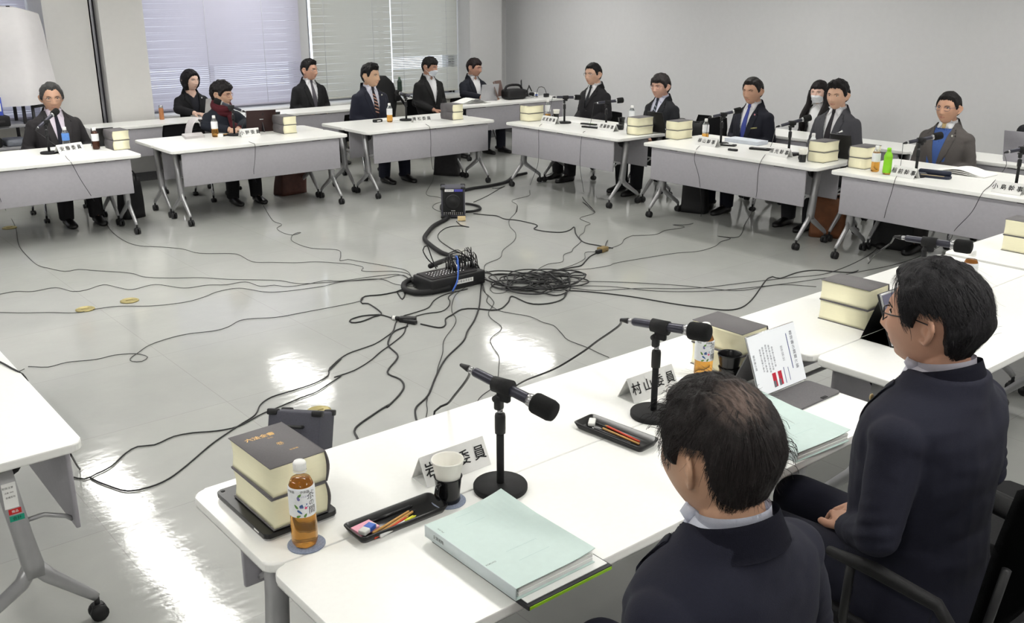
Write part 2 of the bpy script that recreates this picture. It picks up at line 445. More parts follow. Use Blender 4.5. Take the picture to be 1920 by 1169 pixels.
# --- brass floor outlets
M_BRASS = mat('brass', (164, 152, 104), .5, .5, var=.1)
for (u, v, lb) in ((160, 581, 'round brass floor outlet lying on the cable'), (243, 565, 'round brass floor outlet just above the cable, clear of it'), (598, 772, 'round brass floor outlet behind the slanted black monitor'), (18, 428, 'brass floor outlet under the leftmost front table')):
    p = PZ(u, v, 0)
    mb = MB(); mb.lathe([(.062, .001), (.062, .006), (.052, .010), (.05, .008), (0, .008)], n=28)
    o = mb.build('floor_outlet', M_BRASS, None, (p.x, p.y, 0)); tag(o, lb, 'floor outlet', 'brass floor outlets')
    mb = MB(); mb.box((0, 0, .0095), (.05, .006, .003)); mb.build('latch', M_BRASS, o)
# ================================================================ tables
TL, TD = 1.80, 0.475
def caster(mb, x, y):
    mb.tube([(x, y, .085), (x, y, .05)], .009, 8)
    for s in (-1, 1): mb.tube([(x + s * .006, y, .03), (x + s * .021, y, .03)], .029, 14)
    mb.box((x, y, .052), (.03, .036, .016), bev=.004)
M_RED = mat('red_sticker', (205, 40, 40), .5, var=.03); M_GRN = mat('green_sticker', (30, 160, 130), .5, var=.03)
def make_table():
    t = thing('folding_table', 'white topped folding table', 'table')
    mb = MB(); mb.prism(rrect(TL, TD, .035), TZ - .028, TZ, bev=.006, seg=3); mb.build('tabletop', M_TOP, t)
    mb = MB(); mb.box((0, -.208, .515), (TL - .19, .016, .30), bev=.005); mb.build('modesty_panel', M_PANEL, t)
    mb = MB()
    for x in (-.55, 0, .55): mb.box((x, -.2, .663), (.09, .03, .02))
    mb.box((0, .05, .655), (TL - .3, .045, .03), bev=.004)
    mb.build('under_frame', M_BLACK, t)
    for s in (-1, 1):
        x = s * (TL / 2 - .115)
        mb = MB()
        mb.box((x, -.02, .663), (.05, .30, .02), bev=.004)
        prof = lambda y, z, w: [(x - .019, y - w / 2, z), (x + .019, y - w / 2, z), (x + .019, y + w / 2, z), (x - .019, y + w / 2, z)]
        mb.loft([prof(-.015, .66, .058), prof(-.045, .40, .056), prof(-.06, .285, .062), prof(-.062, .24, .05)])
        mb.tube([(x, -.06, .285), (x, -.10, .225), (x, -.215, .105), (x, -.232, .085)], [(.019, .028), (.017, .025), (.014, .018), (.012, .015)], 10, up=(1, 0, 0))
        mb.tube([(x, -.06, .285), (x, -.02, .225), (x, .165, .105), (x, .182, .085)], [(.019, .028), (.017, .025), (.014, .018), (.012, .015)], 10, up=(1, 0, 0))
        lg = mb.build('leg', M_ALU, t)
        for y in (-.232, .182):
            mb = MB(); caster(mb, x, y); mb.build('caster', M_BLACK, lg)
        mb = MB(); mb.tube([(x - s * .014, -.045, .43), (x - s * .02, -.12, .43), (x - s * .02, -.185, .40), (x - s * .02, -.2, .385)], .008, 8); mb.build('panel_arm', M_ALU, t)
        mb = MB(); mb.prism([(-.11, .655), (.02, .655), (.02, .60), (-.02, .575), (-.07, .60)], -.012, .012)
        m2 = MB(); m2.bm = mb.bm
        me = mb.mesh('hinge_bracket', M_BLACK); 
        link('hinge_bracket', me, t).matrix_local = Matrix(((0, 0, 1, x - s * .03), (1, 0, 0, 0), (0, 1, 0, 0), (0, 0, 0, 1)))
    mb = MB(); mb.tube([(-TL / 2 + .12, -.048, .43), (TL / 2 - .12, -.048, .43)], .009, 8); mb.build('crossbar', M_ALU, t)
    return t
proto_table = make_table(); _first = [True]
def table(cx, cy, rz, label, sx=1.0, group=None):
    if _first[0]:
        o = proto_table; _first[0] = False
        o.location = (cx, cy, 0); o.rotation_euler = (0, 0, rz); o['label'] = label
    else: o = copy_tree(proto_table, (cx, cy, 0), rz, label)
    o.scale = (sx, 1, 1)
    o['group'] = group or 'folding tables'
    return o
YT = 8.555; PT = TD + .008           # front edge of the far row, pitch of a pair
XT = [(PZ(0, 318, TZ).x - .06, PZ(264, 289, TZ).x), (PZ(320, 284, TZ).x, PZ(644, 250, TZ).x), (PZ(685, 248, TZ).x, PZ(936, 226, TZ).x)]
XT[0] = (XT[0][1] - 1.8, XT[0][1])
who = ['the man in the charcoal suit', 'the woman in the dark red scarf', 'the man with the striped tie']
for i, (a, b) in enumerate(XT):
    sx = (b - a) / TL; cx = (a + b) / 2
    table(cx, YT + TD / 2, 0, 'front white table of the pair before ' + who[i], sx)
    table(cx, YT + TD / 2 + PT, 0, 'back white table of the pair, closest to ' + who[i], sx)
XR_ = 6.78
YR = [(PZ(1170, 260, TZ).y, PZ(941, 230, TZ).y), (PZ(1524, 317, TZ).y, PZ(1217, 266, TZ).y), (PZ(1561, 319, TZ).y - 1.85, PZ(1561, 319, TZ).y)]
who = ['the two men nearest the room corner', 'the men in navy and grey suits', 'the man with the blue vest']
for i, (a, b) in enumerate(YR):
    sx = (b - a) / TL; cy = (a + b) / 2
    table(XR_ + TD / 2, cy, R(-90), 'front wall row table of the pair before ' + who[i], sx)
    table(XR_ + TD / 2 + PT, cy, R(-90), 'back wall row table of the pair, close to ' + who[i], sx)
YN = 2.385
XF = [(.825, 2.83), (3.06, 4.93), (4.975, 6.6)]
who = ['the balding man', 'the far stack with the standing tablet', 'the far book stack at the edge']
for i, (a, b) in enumerate(XF):
    sx = (b - a) / TL; cx = (a + b) / 2
    ax, bx_ = (a, b) if i else (a, 3.0)
    table((ax + bx_) / 2, YN - TD / 2, R(180), 'near row table on the open floor side, holding ' + ['the pen tray and the first microphone', 'the tablet on its stand', 'the book stack at the far end'][i], (bx_ - ax) / TL)
    table(cx, YN - TD / 2 - PT, R(180), 'near row table on the seated side, beside ' + ['the two men seen from behind', 'the empty black chair', 'the far end of the near row'][i], sx)
nl = table(.70 - TD / 2, 2.91 + .9, R(90), 'white table cut off by the left border, stickers on its leg')
# stickers on its leg
mb = MB()
p0 = Vector((.478, 2.91 + .115 - .0195, 0))
for dz, h, w, mm in ((.545, .085, .040, 0), (.490, .018, .036, 1), (.466, .019, .042, 2)):
    mb.mi = mm; xx = p0.x + (0.66 - dz) * .115
    mb.box((xx, p0.y, dz), (w, .002, h))
o = mb.build('leg_sticker', [M_PAPER, M_RED, M_GRN], None); o.parent = nl; o.matrix_parent_inverse = Matrix.Rotation(R(-90), 4, 'Z') @ Matrix.Translation((-(.70 - TD / 2), -(2.91 + .9), 0))
for body_, sz, dz_, mm_ in (('取扱注意', .008, .572, M_INK), ('品番 1845', .006, .556, M_INK), ('会議室用', .007, .54, M_INK), ('備品', .010, .490, M_PAPER), ('会計', .013, .466, M_INK)):
    xx = .478 + (.66 - dz_) * .115
    l_ = lettering(body_, sz, frame_matrix((xx, 2.91 + .115 - .0211, dz_), (1, 0, 0), (.1, 0, 1)), mm_, o); l_.matrix_parent_inverse = Matrix.Identity(4)
# back rows
YB1 = 10.88 * .972
bx0 = PZ(172, 243, TZ).x
table(bx0 + .9, YB1 + TD / 2, 0, 'window wall table before the woman with bobbed hair')
table(bx0 + 2.72, YB1 + TD / 2, 0, 'window wall table before the man in glasses and grey tie', 1.0)
bx3 = PZ(790, 190, TZ).x
table(bx3 + .93, 10.2 * .972 + TD / 2, 0, 'white table in the far corner carrying cables and a laptop', 1.03)
table(8.175 + TD / 2, PZ(1615, 274, TZ).y + .45, R(-90), 'white table by the blank wall, in front of the woman in a white mask')
table(8.175 + TD / 2, PZ(1615, 274, TZ).y + .45 - 1.82, R(-90), 'white table by the blank wall, holding the open grey laptop', 1.0)

# ================================================================ chairs
def make_chair(arms=False):
    t = thing('conference_chair', 'black chair', 'chair')
    mb = MB(); mb.prism(rrect(.45, .43, .07), .385, .43, bev=.016, seg=3); mb.build('seat', M_FABRIC, t)
    mb = MB()
    def bf(a, b):
        x = (a - .5) * .44; z = .50 + b * .38
        y = .225 + .05 * b + .035 * (1 - (2 * a - 1) ** 2) - .02
        return Vector((x * (1 - .12 * max(0, b - .7) / .3), y, z))
    co, fs = [], []
    n, m = 14, 12
    mb.grid(bf, n, m)
    bmesh.ops.solidify(mb.bm, geom=list(mb.bm.faces), thickness=.03)
    mb.build('backrest', M_FABRIC, t)
    for sx in (-1, 1):
        for sy in (-1, 1):
            mb = MB()
            mb.tube([(sx * .20, sy * .10, .385), (sx * .225, sy * .17, .33), (sx * .24, sy * .22, .16), (sx * .245, sy * .235, .075)], .0115, 10)
            l = mb.build('leg', M_CHROME, t)
            mb = MB(); caster(mb, sx * .245, sy * .235); mb.build('caster', M_BLACK, l)
        mb = MB(); mb.tube([(sx * .19, .12, .395), (sx * .205, .23, .42), (sx * .20, .245, .56), (sx * .19, .262, .70)], .011, 10); mb.build('back_post', M_BLACK, t)
        if arms:
            mb = MB(); mb.tube([(sx * .235, .20, .52), (sx * .275, .16, .60), (sx * .28, .0, .615), (sx * .28, -.12, .61)], [(.014, .025), (.016, .03), (.018, .03), (.012, .024)], 10, up=(0, 0, 1)); mb.build('armrest', M_BLACKM, t)
            mb = MB(); mb.tube([(sx * .225, -.08, .395), (sx * .27, -.07, .45), (sx * .28, -.06, .60)], .012, 8); mb.build('arm_post', M_BLACK, t)
    return t
_chairs = {}
def chair(x, y, rz, label, z=0.0, arms=False, s=1.0):
    if arms not in _chairs:
        o = make_chair(arms); _chairs[arms] = o
    else: o = copy_tree(_chairs[arms], (x, y, 0))
    o.location = (x, y, 0); o.rotation_euler = (0, 0, rz); o['label'] = label; o.scale = (1.0, 1.0, s); o['group'] = 'chairs around the tables'
    return o
# ================================================================ people
M_SKIN = {}
def skin(name, rgb):
    m_ = sum(rgb) / 3; rgb = tuple((c * .80 + m_ * .20) * .98 for c in rgb)
    return mat('skin_' + name, rgb, 0.52, var=0.05, scale=24, bump=0.06, bscale=160)
M_LIP = mat('lips', (170, 104, 92), .5, var=.05); M_BROW = mat('eyebrow_hair', (34, 28, 26), .8, var=.2, scale=200)
M_EYEW = mat('eye_white', (222, 214, 206), .3, var=.02); M_IRIS = mat('dark_iris', (26, 18, 14), .2, var=.1)
M_SHOE = mat('black_leather', (20, 19, 20), .3, var=.1, scale=60)
M_SOCK = mat('dark_sock', (22, 22, 26), .9, var=.1)
def cloth(name, rgb, var=.10):
    k = (.64 if max(rgb) < 70 else .72) if max(rgb) < 150 else .96
    rgb = tuple(c * k for c in rgb)
    return mat('cloth_' + name, rgb, .88, var=var, scale=220, bump=.22, bscale=520, sheen=.0)
def hairmat(name, rgb):
    rgb = tuple(c * .8 for c in rgb)
    return mat('hair_' + name, rgb, .55, var=.35, scale=26, bump=.5, bscale=60, stretch=(7, 7, 1.2), spec=.28)

def thin_hair(base, c, r):
    """the same hair where the scalp's own colour shows through sparse strands round the crown"""
    m = base.copy(); m.name = 'thinning_' + base.name; nt = m.node_tree; N = nt.nodes.new; L = nt.links.new
    b = nt.nodes['Principled BSDF']; src = b.inputs['Base Color'].links[0].from_socket
    tc = N('ShaderNodeTexCoord'); ds = N('ShaderNodeVectorMath'); ds.operation = 'DISTANCE'; ds.inputs[1].default_value = c
    L(tc.outputs['Object'], ds.inputs[0])
    mr = N('ShaderNodeMapRange'); mr.inputs['From Min'].default_value = r * .2; mr.inputs['From Max'].default_value = r; mr.inputs['To Min'].default_value = .60; mr.inputs['To Max'].default_value = 0
    L(ds.outputs['Value'], mr.inputs['Value'])
    mp = N('ShaderNodeMapping'); mp.inputs['Rotation'].default_value = (.5, .2, .6); mp.inputs['Scale'].default_value = (160, 22, 60); L(tc.outputs['Object'], mp.inputs['Vector'])
    nz = N('ShaderNodeTexNoise'); nz.inputs['Scale'].default_value = 1.0; nz.inputs['Detail'].default_value = 5; L(mp.outputs['Vector'], nz.inputs['Vector'])
    n2 = N('ShaderNodeMapRange'); n2.inputs['From Min'].default_value = .35; n2.inputs['From Max'].default_value = .6; L(nz.outputs['Fac'], n2.inputs['Value'])
    mu = N('ShaderNodeMath'); mu.operation = 'MULTIPLY'; L(mr.outputs['Result'], mu.inputs[0]); L(n2.outputs['Result'], mu.inputs[1])
    mx = N('ShaderNodeMix'); mx.data_type = 'RGBA'; L(mu.outputs[0], mx.inputs['Factor']); L(src, mx.inputs['A']); mx.inputs['B'].default_value = lin((140, 119, 109))
    L(mx.outputs['Result'], b.inputs['Base Color'])
    return m
def interp(x, xs, ys): return np.interp(x, xs, ys)
def g(d2, s): return np.exp(-d2 / (2 * s * s))
def head_shape(U, ch=1.0):
    """unit directions -> head surface, face looking along -Y"""
    X = .0745 * U[:, 0]; Y = .095 * U[:, 1]; Z = .122 * U[:, 2]
    t = np.clip(-Z / .122, 0, 1)
    X = X * (1 - .20 * t ** 1.6) * (1 + .05 * g((Z - .03) ** 2, .05))
    back = Y > 0
    Y = np.where(back, Y * (1 - .42 * t) + .006 * g((Z - .03) ** 2, .05), Y * (1 + .10 * t ** 2))
    front = np.clip(-Y / .06, 0, 1) ** 1.5
    dx = lambda x0, z0, s: g((np.abs(X) - x0) ** 2 + (Z - z0) ** 2, s)
    D = np.zeros_like(X)
    D += interp(Z, [-.050, -.041, -.032, -.026, 0, .018, .04], [0, .011, .0215, .021, .012, .005, 0]) * np.exp(-(X / interp(Z, [-.04, .02], [.0125, .0085])) ** 2)
    D += .0065 * dx(.0145, -.034, .0075)
    D += .0045 * g((Z - .034) ** 2, .010) * np.exp(-(X / .045) ** 4)
    D -= .0085 * dx(.032, .013, .0125)
    D += .005 * dx(.045, -.020, .018)
    D += .0085 * np.exp(-(X / .024) ** 2) * g((Z + .062) ** 2, .0085)
    D -= .0050 * np.exp(-(X / .026) ** 4) * g((Z + .0625) ** 2, .0022)
    D += .014 * np.exp(-(X / .026) ** 2) * g((Z + .100) ** 2, .015) * ch
    D -= .003 * np.exp(-(X / .03) ** 2) * g((Z + .080) ** 2, .006)
    Y = Y - D * front
    return np.stack([X, Y, Z], 1)
def dirs(nu, nv):
    th = np.pi * (np.arange(nv) + .5) / nv
    ph = 2 * np.pi * np.arange(nu) / nu
    T, Pp = np.meshgrid(th, ph, indexing='ij')
    U = np.stack([np.sin(T) * np.sin(Pp), -np.sin(T) * np.cos(Pp), np.cos(T)], -1).reshape(-1, 3)
    fs = [(i * nu + j, (i + 1) * nu + j, (i + 1) * nu + (j + 1) % nu, i * nu + (j + 1) % nu) for i in range(nv - 1) for j in range(nu)]
    fs.append(tuple(range(nu))); fs.append(tuple((nv - 1) * nu + j for j in range(nu - 1, -1, -1)))
    return U, fs
def ear_parts(mb, s):
    def tr(y, z): return (s * (.0745 + .012 * (y + .0)), .0 + y, z)
    P = [(.000, -.030), (.004, -.036), (.012, -.028), (.022, -.010), (.027, .010), (.022, .026), (.010, .031), (.001, .024)]
    pts = crom([(s * (.072 + .84 * max(y, 0)), y + .008, z - .003) for (y, z) in P], .006)
    mb.tube([(x, y * .92 + .001, z * .92) for x, y, z in pts], .0050, 8); mb.tube([(s * .084, .020, .012), (s * .0855, .026, .002), (s * .083, .022, -.012), (s * .079, .014, -.020)], .0034, 7)
    M0 = mb.M; mb.M = M0 @ Matrix.Translation((s * .0755, .019, -.001)) @ Matrix.Rotation(R(-38 * s), 4, 'Z'); mb.sphere((0, 0, 0), (.0030, .014, .024), 12, 8); mb.M = M0; mb.sphere((s * .073, .012, -.003), (.010, .008, .016), 10, 6)
    mb.sphere((s * .070, .008, -.031), (.006, .008, .009), 10, 6)

def sm(x, a, b):
    t = np.clip((x - a) / (b - a), 0, 1); return t * t * (3 - 2 * t)
HAIRLINE = {   # degrees from the front -> lowest z of the hair
    'short': ([0, 25, 45, 58, 66, 74, 82, 88, 112, 120, 132, 150, 180], [.076, .077, .074, .056, .026, -.004, -.002, .034, .034, -.030, -.064, -.080, -.084]),
    'fringe': ([0, 25, 45, 58, 66, 74, 82, 88, 112, 120, 132, 150, 180], [.050, .051, .050, .040, .014, -.010, -.006, .030, .030, -.034, -.066, -.082, -.086]),
    'receding': ([0, 20, 36, 50, 62, 74, 82, 88, 112, 120, 132, 150, 180], [.082, .086, .088, .072, .022, -.018, -.014, .036, .036, -.028, -.062, -.080, -.084]),
    'bob': ([0, 22, 42, 56, 66, 72, 78, 88, 104, 180], [.070, .066, .052, .020, -.03, -.08, -.108, -.115, -.115, -.115]),
    'bobside': ([0, 18, 30, 40, 48, 54, 66, 80, 92, 110, 140, 180], [.040, .040, .030, .010, -.01, -.035, -.04, -.04, -.02, -.07, -.095, -.10]),
}
def make_hair(spec, nu, nv):
    U, fs = dirs(nu, nv)
    base = head_shape(U)
    az = np.degrees(np.abs(np.arctan2(U[:, 0], -U[:, 1])))
    saz = np.degrees(np.arctan2(U[:, 0], -U[:, 1]))
    line = interp(az, *HAIRLINE[spec['style']])
    rng = np.array([mnoise.noise(Vector((a * .22, z * 10, spec['seed']))) for a, z in zip(saz, base[:, 2])])
    rn2 = np.array([mnoise.noise(Vector((u[0] * 4, u[1] * 4, u[2] * 4 + spec['seed']))) for u in U])
    line = line + .006 * rng * (az < 70) + .004 * rng
    h = base[:, 2] - line
    top = sm(U[:, 2], .1, .9)
    T = spec.get('side', .010) * (1 - top) + spec.get('top', .022) * top
    T = T + spec.get('quiff', 0) * g((az) ** 2, 40) * g((base[:, 2] - .085) ** 2, .03)
    T = T * (1 + spec.get('tous', .24) * rn2 + .5 * spec.get('tous', .24) * np.array([mnoise.noise(Vector((u[0] * 11, u[1] * 11, u[2] * 8 + spec['seed']))) for u in U])) + .0016 * rng * sm(h, 0, .02)
    part = spec.get('part')
    if part is not None: T = T - .007 * g((base[:, 0] - part) ** 2, .006) * (U[:, 2] > .3) * (U[:, 1] < .5)
    off = T * sm(h, -.004, spec.get('soft', .020)) - .006 * (1 - sm(h, -.008, .004))
    if spec.get('bald'):
        bx, by, bz, br, bd = spec['bald']
        d = np.sqrt((base[:, 0] - bx) ** 2 + (base[:, 1] - by) ** 2 + (base[:, 2] - bz) ** 2)
        off = off - (off + .0012) * (1 - sm(d + .004 * rng, br * .25, br)) * bd
    if spec['style'] == 'bob':
        low = sm(-base[:, 2], .0, .10) * (h > 0)
        sc = 1 + .20 * low
        P = base * np.stack([sc, sc, np.ones_like(sc)], 1)
        P = P + U * off[:, None] * np.array([1, 1, 1.0 ])
        return P, fs
    if spec['style'] == 'bobside':
        off = off + .010 * (h > 0) * sm(-base[:, 2], -.02, .05)
    return base + U * off[:, None], fs

def strands(spec, n, length=.05, seed=3, stray=0, width=.0006):
    """fine tapering locks following the skull from a whorl at the crown"""
    rnd = random.Random(seed)
    verts, faces = [], []
    wh = Vector(spec.get('whorl', (.012, .45, .85))).normalized()
    hl = HAIRLINE[spec['style']]
    def surf(u, lift):
        p = head_shape(np.array([[u.x, u.y, u.z]]))[0]
        return Vector(p) + u * lift
    made = 0; tries = 0
    while made < n and tries < n * 6:
        tries += 1
        u = Vector((rnd.gauss(0, 1), rnd.gauss(0, 1), rnd.gauss(0, 1))).normalized()
        if spec.get('view') and u.dot(Vector(spec['view'])) < -.35: continue
        az = abs(math.degrees(math.atan2(u.x, -u.y)))
        z = .122 * u.z
        if z < np.interp(az, *hl) + .004: continue
        if spec.get('crown'):
            bx, by, bz, br = spec['crown']
            p = surf(u, 0); d = (p - Vector((bx, by, bz))).length
            if d < br and rnd.random() < .80 * (1 - (d / br) ** 2): continue
        top = max(0, min(1, (u.z - .1) / .8))
        T = spec.get('side', .010) * (1 - top) + spec.get('top', .022) * top
        d = (u - wh * u.dot(wh))
        if d.length < .05: continue
        d = d.normalized()
        d = (d + Vector((0, 0, -.25)) + spec.get('comb', Vector((0, 0, 0)))).normalized()
        w = width * rnd.uniform(.7, 1.5); L = length * rnd.uniform(.5, 1.2)
        fly = rnd.random() < stray
        lift0 = T * rnd.uniform(.75, 1.02)
        side = u.cross(d).normalized()
        pts = []; uu = u.copy(); K = 5; cur = rnd.uniform(-.35, .35)
        for k in range(K):
            f = k / (K - 1)
            li = lift0 + (.004 * f * rnd.random() if not fly else (.014 * f * f + .003))
            pts.append(surf(uu, li))
            uu = (uu + (d + side * cur * f) * (L / .095 / (K - 1))).normalized()
            zz = .122 * uu.z; a2 = abs(math.degrees(math.atan2(uu.x, -uu.y)))
            if not fly and zz < np.interp(a2, *hl) - .012: break
        if len(pts) < 3: continue
        b = len(verts)
        for k, p in enumerate(pts):
            ww = w * (1 - .75 * k / (len(pts) - 1))
            q = pts[min(k + 1, len(pts) - 1)] - pts[max(0, k - 1)]
            s2 = q.cross(u).normalized() if q.length > 1e-7 else side
            verts += [p - s2 * ww, p + s2 * ww]
        faces += [(b + 2 * k, b + 2 * k + 1, b + 2 * k + 3, b + 2 * k + 2) for k in range(len(pts) - 1)]
        made += 1
    return verts, faces

def torso_rings(hz, sl, wid, dep, belly, lean, inflate=0.0, n=28, top_ring=True, low=-.06, hips=True):
    """superellipse sections; z measured up from the hip joint, shoulders at .555*sl"""
    rows = [(-.07, .168, .120, 2.5, .0), (.0, .172, .122, 2.5, .0), (.09, .160, .112, 2.4, .3), (.20, .160, .110, 2.3, .8), (.31, .170, .112, 2.3, .6), (.41, .182, .110, 2.4, .15),
            (.47, .186, .098, 2.5, 0), (.512, .182, .084, 2.5, 0), (.540, .150, .076, 2.2, 0), (.572, .098, .069, 2.0, 0), (.612, .070, .062, 2.0, 0)]
    out = []
    for (z, hw, hd, p, bl) in rows:
        if z < low: continue
        zz = hz + z * sl
        yc = lean * (z * sl) ** 1.0 + .012 - .02 * math.sin(max(0, min(1, z / .6)) * math.pi) 
        w = hw * wid * .85 + inflate; d = hd * dep * .94 + inflate; f = d + belly * bl
        r = []
        for j in range(n):
            a = 2 * math.pi * j / n; c, s = math.cos(a), math.sin(a)
            x = w * math.copysign(abs(c) ** (2 / p), c); y = math.copysign(abs(s) ** (2 / p), s)
            y = y * (d if y > 0 else f)
            r.append((x, yc + y, zz))
        out.append(r)
    return out
def hand(mb, wrist, fwd, up, side, curl=.5, s=1.0, spread=.16):
    """palm, four fingers of unequal length with knuckle bends, and a thumb from the side of the palm"""
    f = Vector(fwd).normalized(); u = Vector(up); u = (u - f * u.dot(f)).normalized(); x = f.cross(u) * side
    W = Vector(wrist)
    q = lambda a, b, c: W + x * a * s + f * b * s + u * c * s
    mb.tube([q(0, -.02, 0), q(0, .01, 0), q(.002, .04, .002), q(.002, .075, .003), q(.002, .092, 0)], [(.021 * s, .026 * s), (.018 * s, .029 * s), (.015 * s, .038 * s), (.013 * s, .041 * s), (.007 * s, .036 * s)], 14, up=u)
    for k, (o, L) in enumerate(((-.030, .066), (-.010, .076), (.011, .070), (.031, .055))):
        d = (f + x * spread * (k - 1.5) / 1.5 * .8).normalized(); p = q(o, .082, .001); pts = [q(o * .9, .05, 0), p]; a = 0
        for seg in (.45, .32, .26):
            a += curl * .75
            p = p + (d * math.cos(a) - u * math.sin(a)) * L * seg * s; pts.append(p)
        mb.tube(pts, [.009 * s, .0092 * s, .0085 * s, .0078 * s, .006 * s], 10)
    p0 = q(.022 * -1, .015, -.006); d = (f * .75 - x * .75 - u * .25).normalized()
    mb.tube([p0, p0 + d * .035 * s, p0 + d * .035 * s + (d * .7 + f * .5).normalized() * .03 * s, p0 + d * .035 * s + (d * .5 + f * .7 - u * .15).normalized() * .052 * s], [.012 * s, .0115 * s, .010 * s, .007 * s], 10)

POSES = {  # elbow, wrist (person's left side, +x), relative to the hip height
    'lap': ((.245, .015, .25), (.085, -.20, .17)),
    'lapwide': ((.26, .02, .25), (.15, -.20, .16)),
    'table': ((.255, -.06, .29), (.10, -.30, .285)),
    'clasp': ((.265, -.08, .28), (.045, -.30, .285)),
    'low': ((.245, .03, .24), (.09, -.14, .12)),
    'side': ((.25, .06, .24), (.235, -.15, .13)),
}
def drape(poly, bvh, off, thick, sub=.012, origin_y=-1.0, back=False, ymax=9):
    """a polygon drawn in the XZ plane laid onto the surface under it, with thickness"""
    bm = bmesh.new()
    vs = [bm.verts.new((p[0], 0, p[1])) for p in poly]
    bm.faces.new(vs)
    bmesh.ops.triangulate(bm, faces=bm.faces[:])
    for _ in range(4):
        es = [e for e in bm.edges if e.calc_length() > sub * 1.6]
        if not es: break
        bmesh.ops.subdivide_edges(bm, edges=es, cuts=1, use_grid_fill=False)
        bmesh.ops.triangulate(bm, faces=[f for f in bm.faces if len(f.verts) > 3])
    sgn = -1 if back else 1
    last = None; miss = []
    for v in bm.verts:
        h = bvh.ray_cast(Vector((v.co.x, origin_y * sgn, v.co.z)), Vector((0, sgn, 0)))
        if h[0] is not None and h[0].y < ymax: v.co.y = h[0].y - off * sgn; last = v.co.y
        else: miss.append(v)
    for v in miss:
        ys = [w.co.y for w in bm.verts if w not in miss and (w.co.x - v.co.x) ** 2 + (w.co.z - v.co.z) ** 2 < .003]
        v.co.y = sum(ys) / len(ys) if ys else (last or 0)
    # y kept smooth
    top = {v: v.co.copy() for v in bm.verts}
    verts = [v.co.copy() for v in bm.verts]; idx = {v: i for i, v in enumerate(bm.verts)}
    fs = [tuple(idx[v] for v in f.verts) for f in bm.faces]
    n = len(verts)
    bnd = [e for e in bm.edges if len(e.link_faces) == 1]
    out = verts + [v + Vector((0, thick * sgn, 0)) for v in verts]
    faces = fs + [tuple(n + i for i in reversed(f)) for f in fs]
    for e in bnd:
        a, b = idx[e.verts[0]], idx[e.verts[1]]
        faces.append((a, b, n + b, n + a))
    bm.free()
    return out, faces
def add_mesh(name, co, fs, m, parent, M=None, smooth=True):
    if M is not None: co = [M @ Vector(c) for c in co]
    me = np_mesh(name, [tuple(c) for c in co], fs, m, smooth)
    bm = bmesh.new(); bm.from_mesh(me); bmesh.ops.recalc_face_normals(bm, faces=bm.faces); bm.to_mesh(me); bm.free()
    return link(name, me, parent)

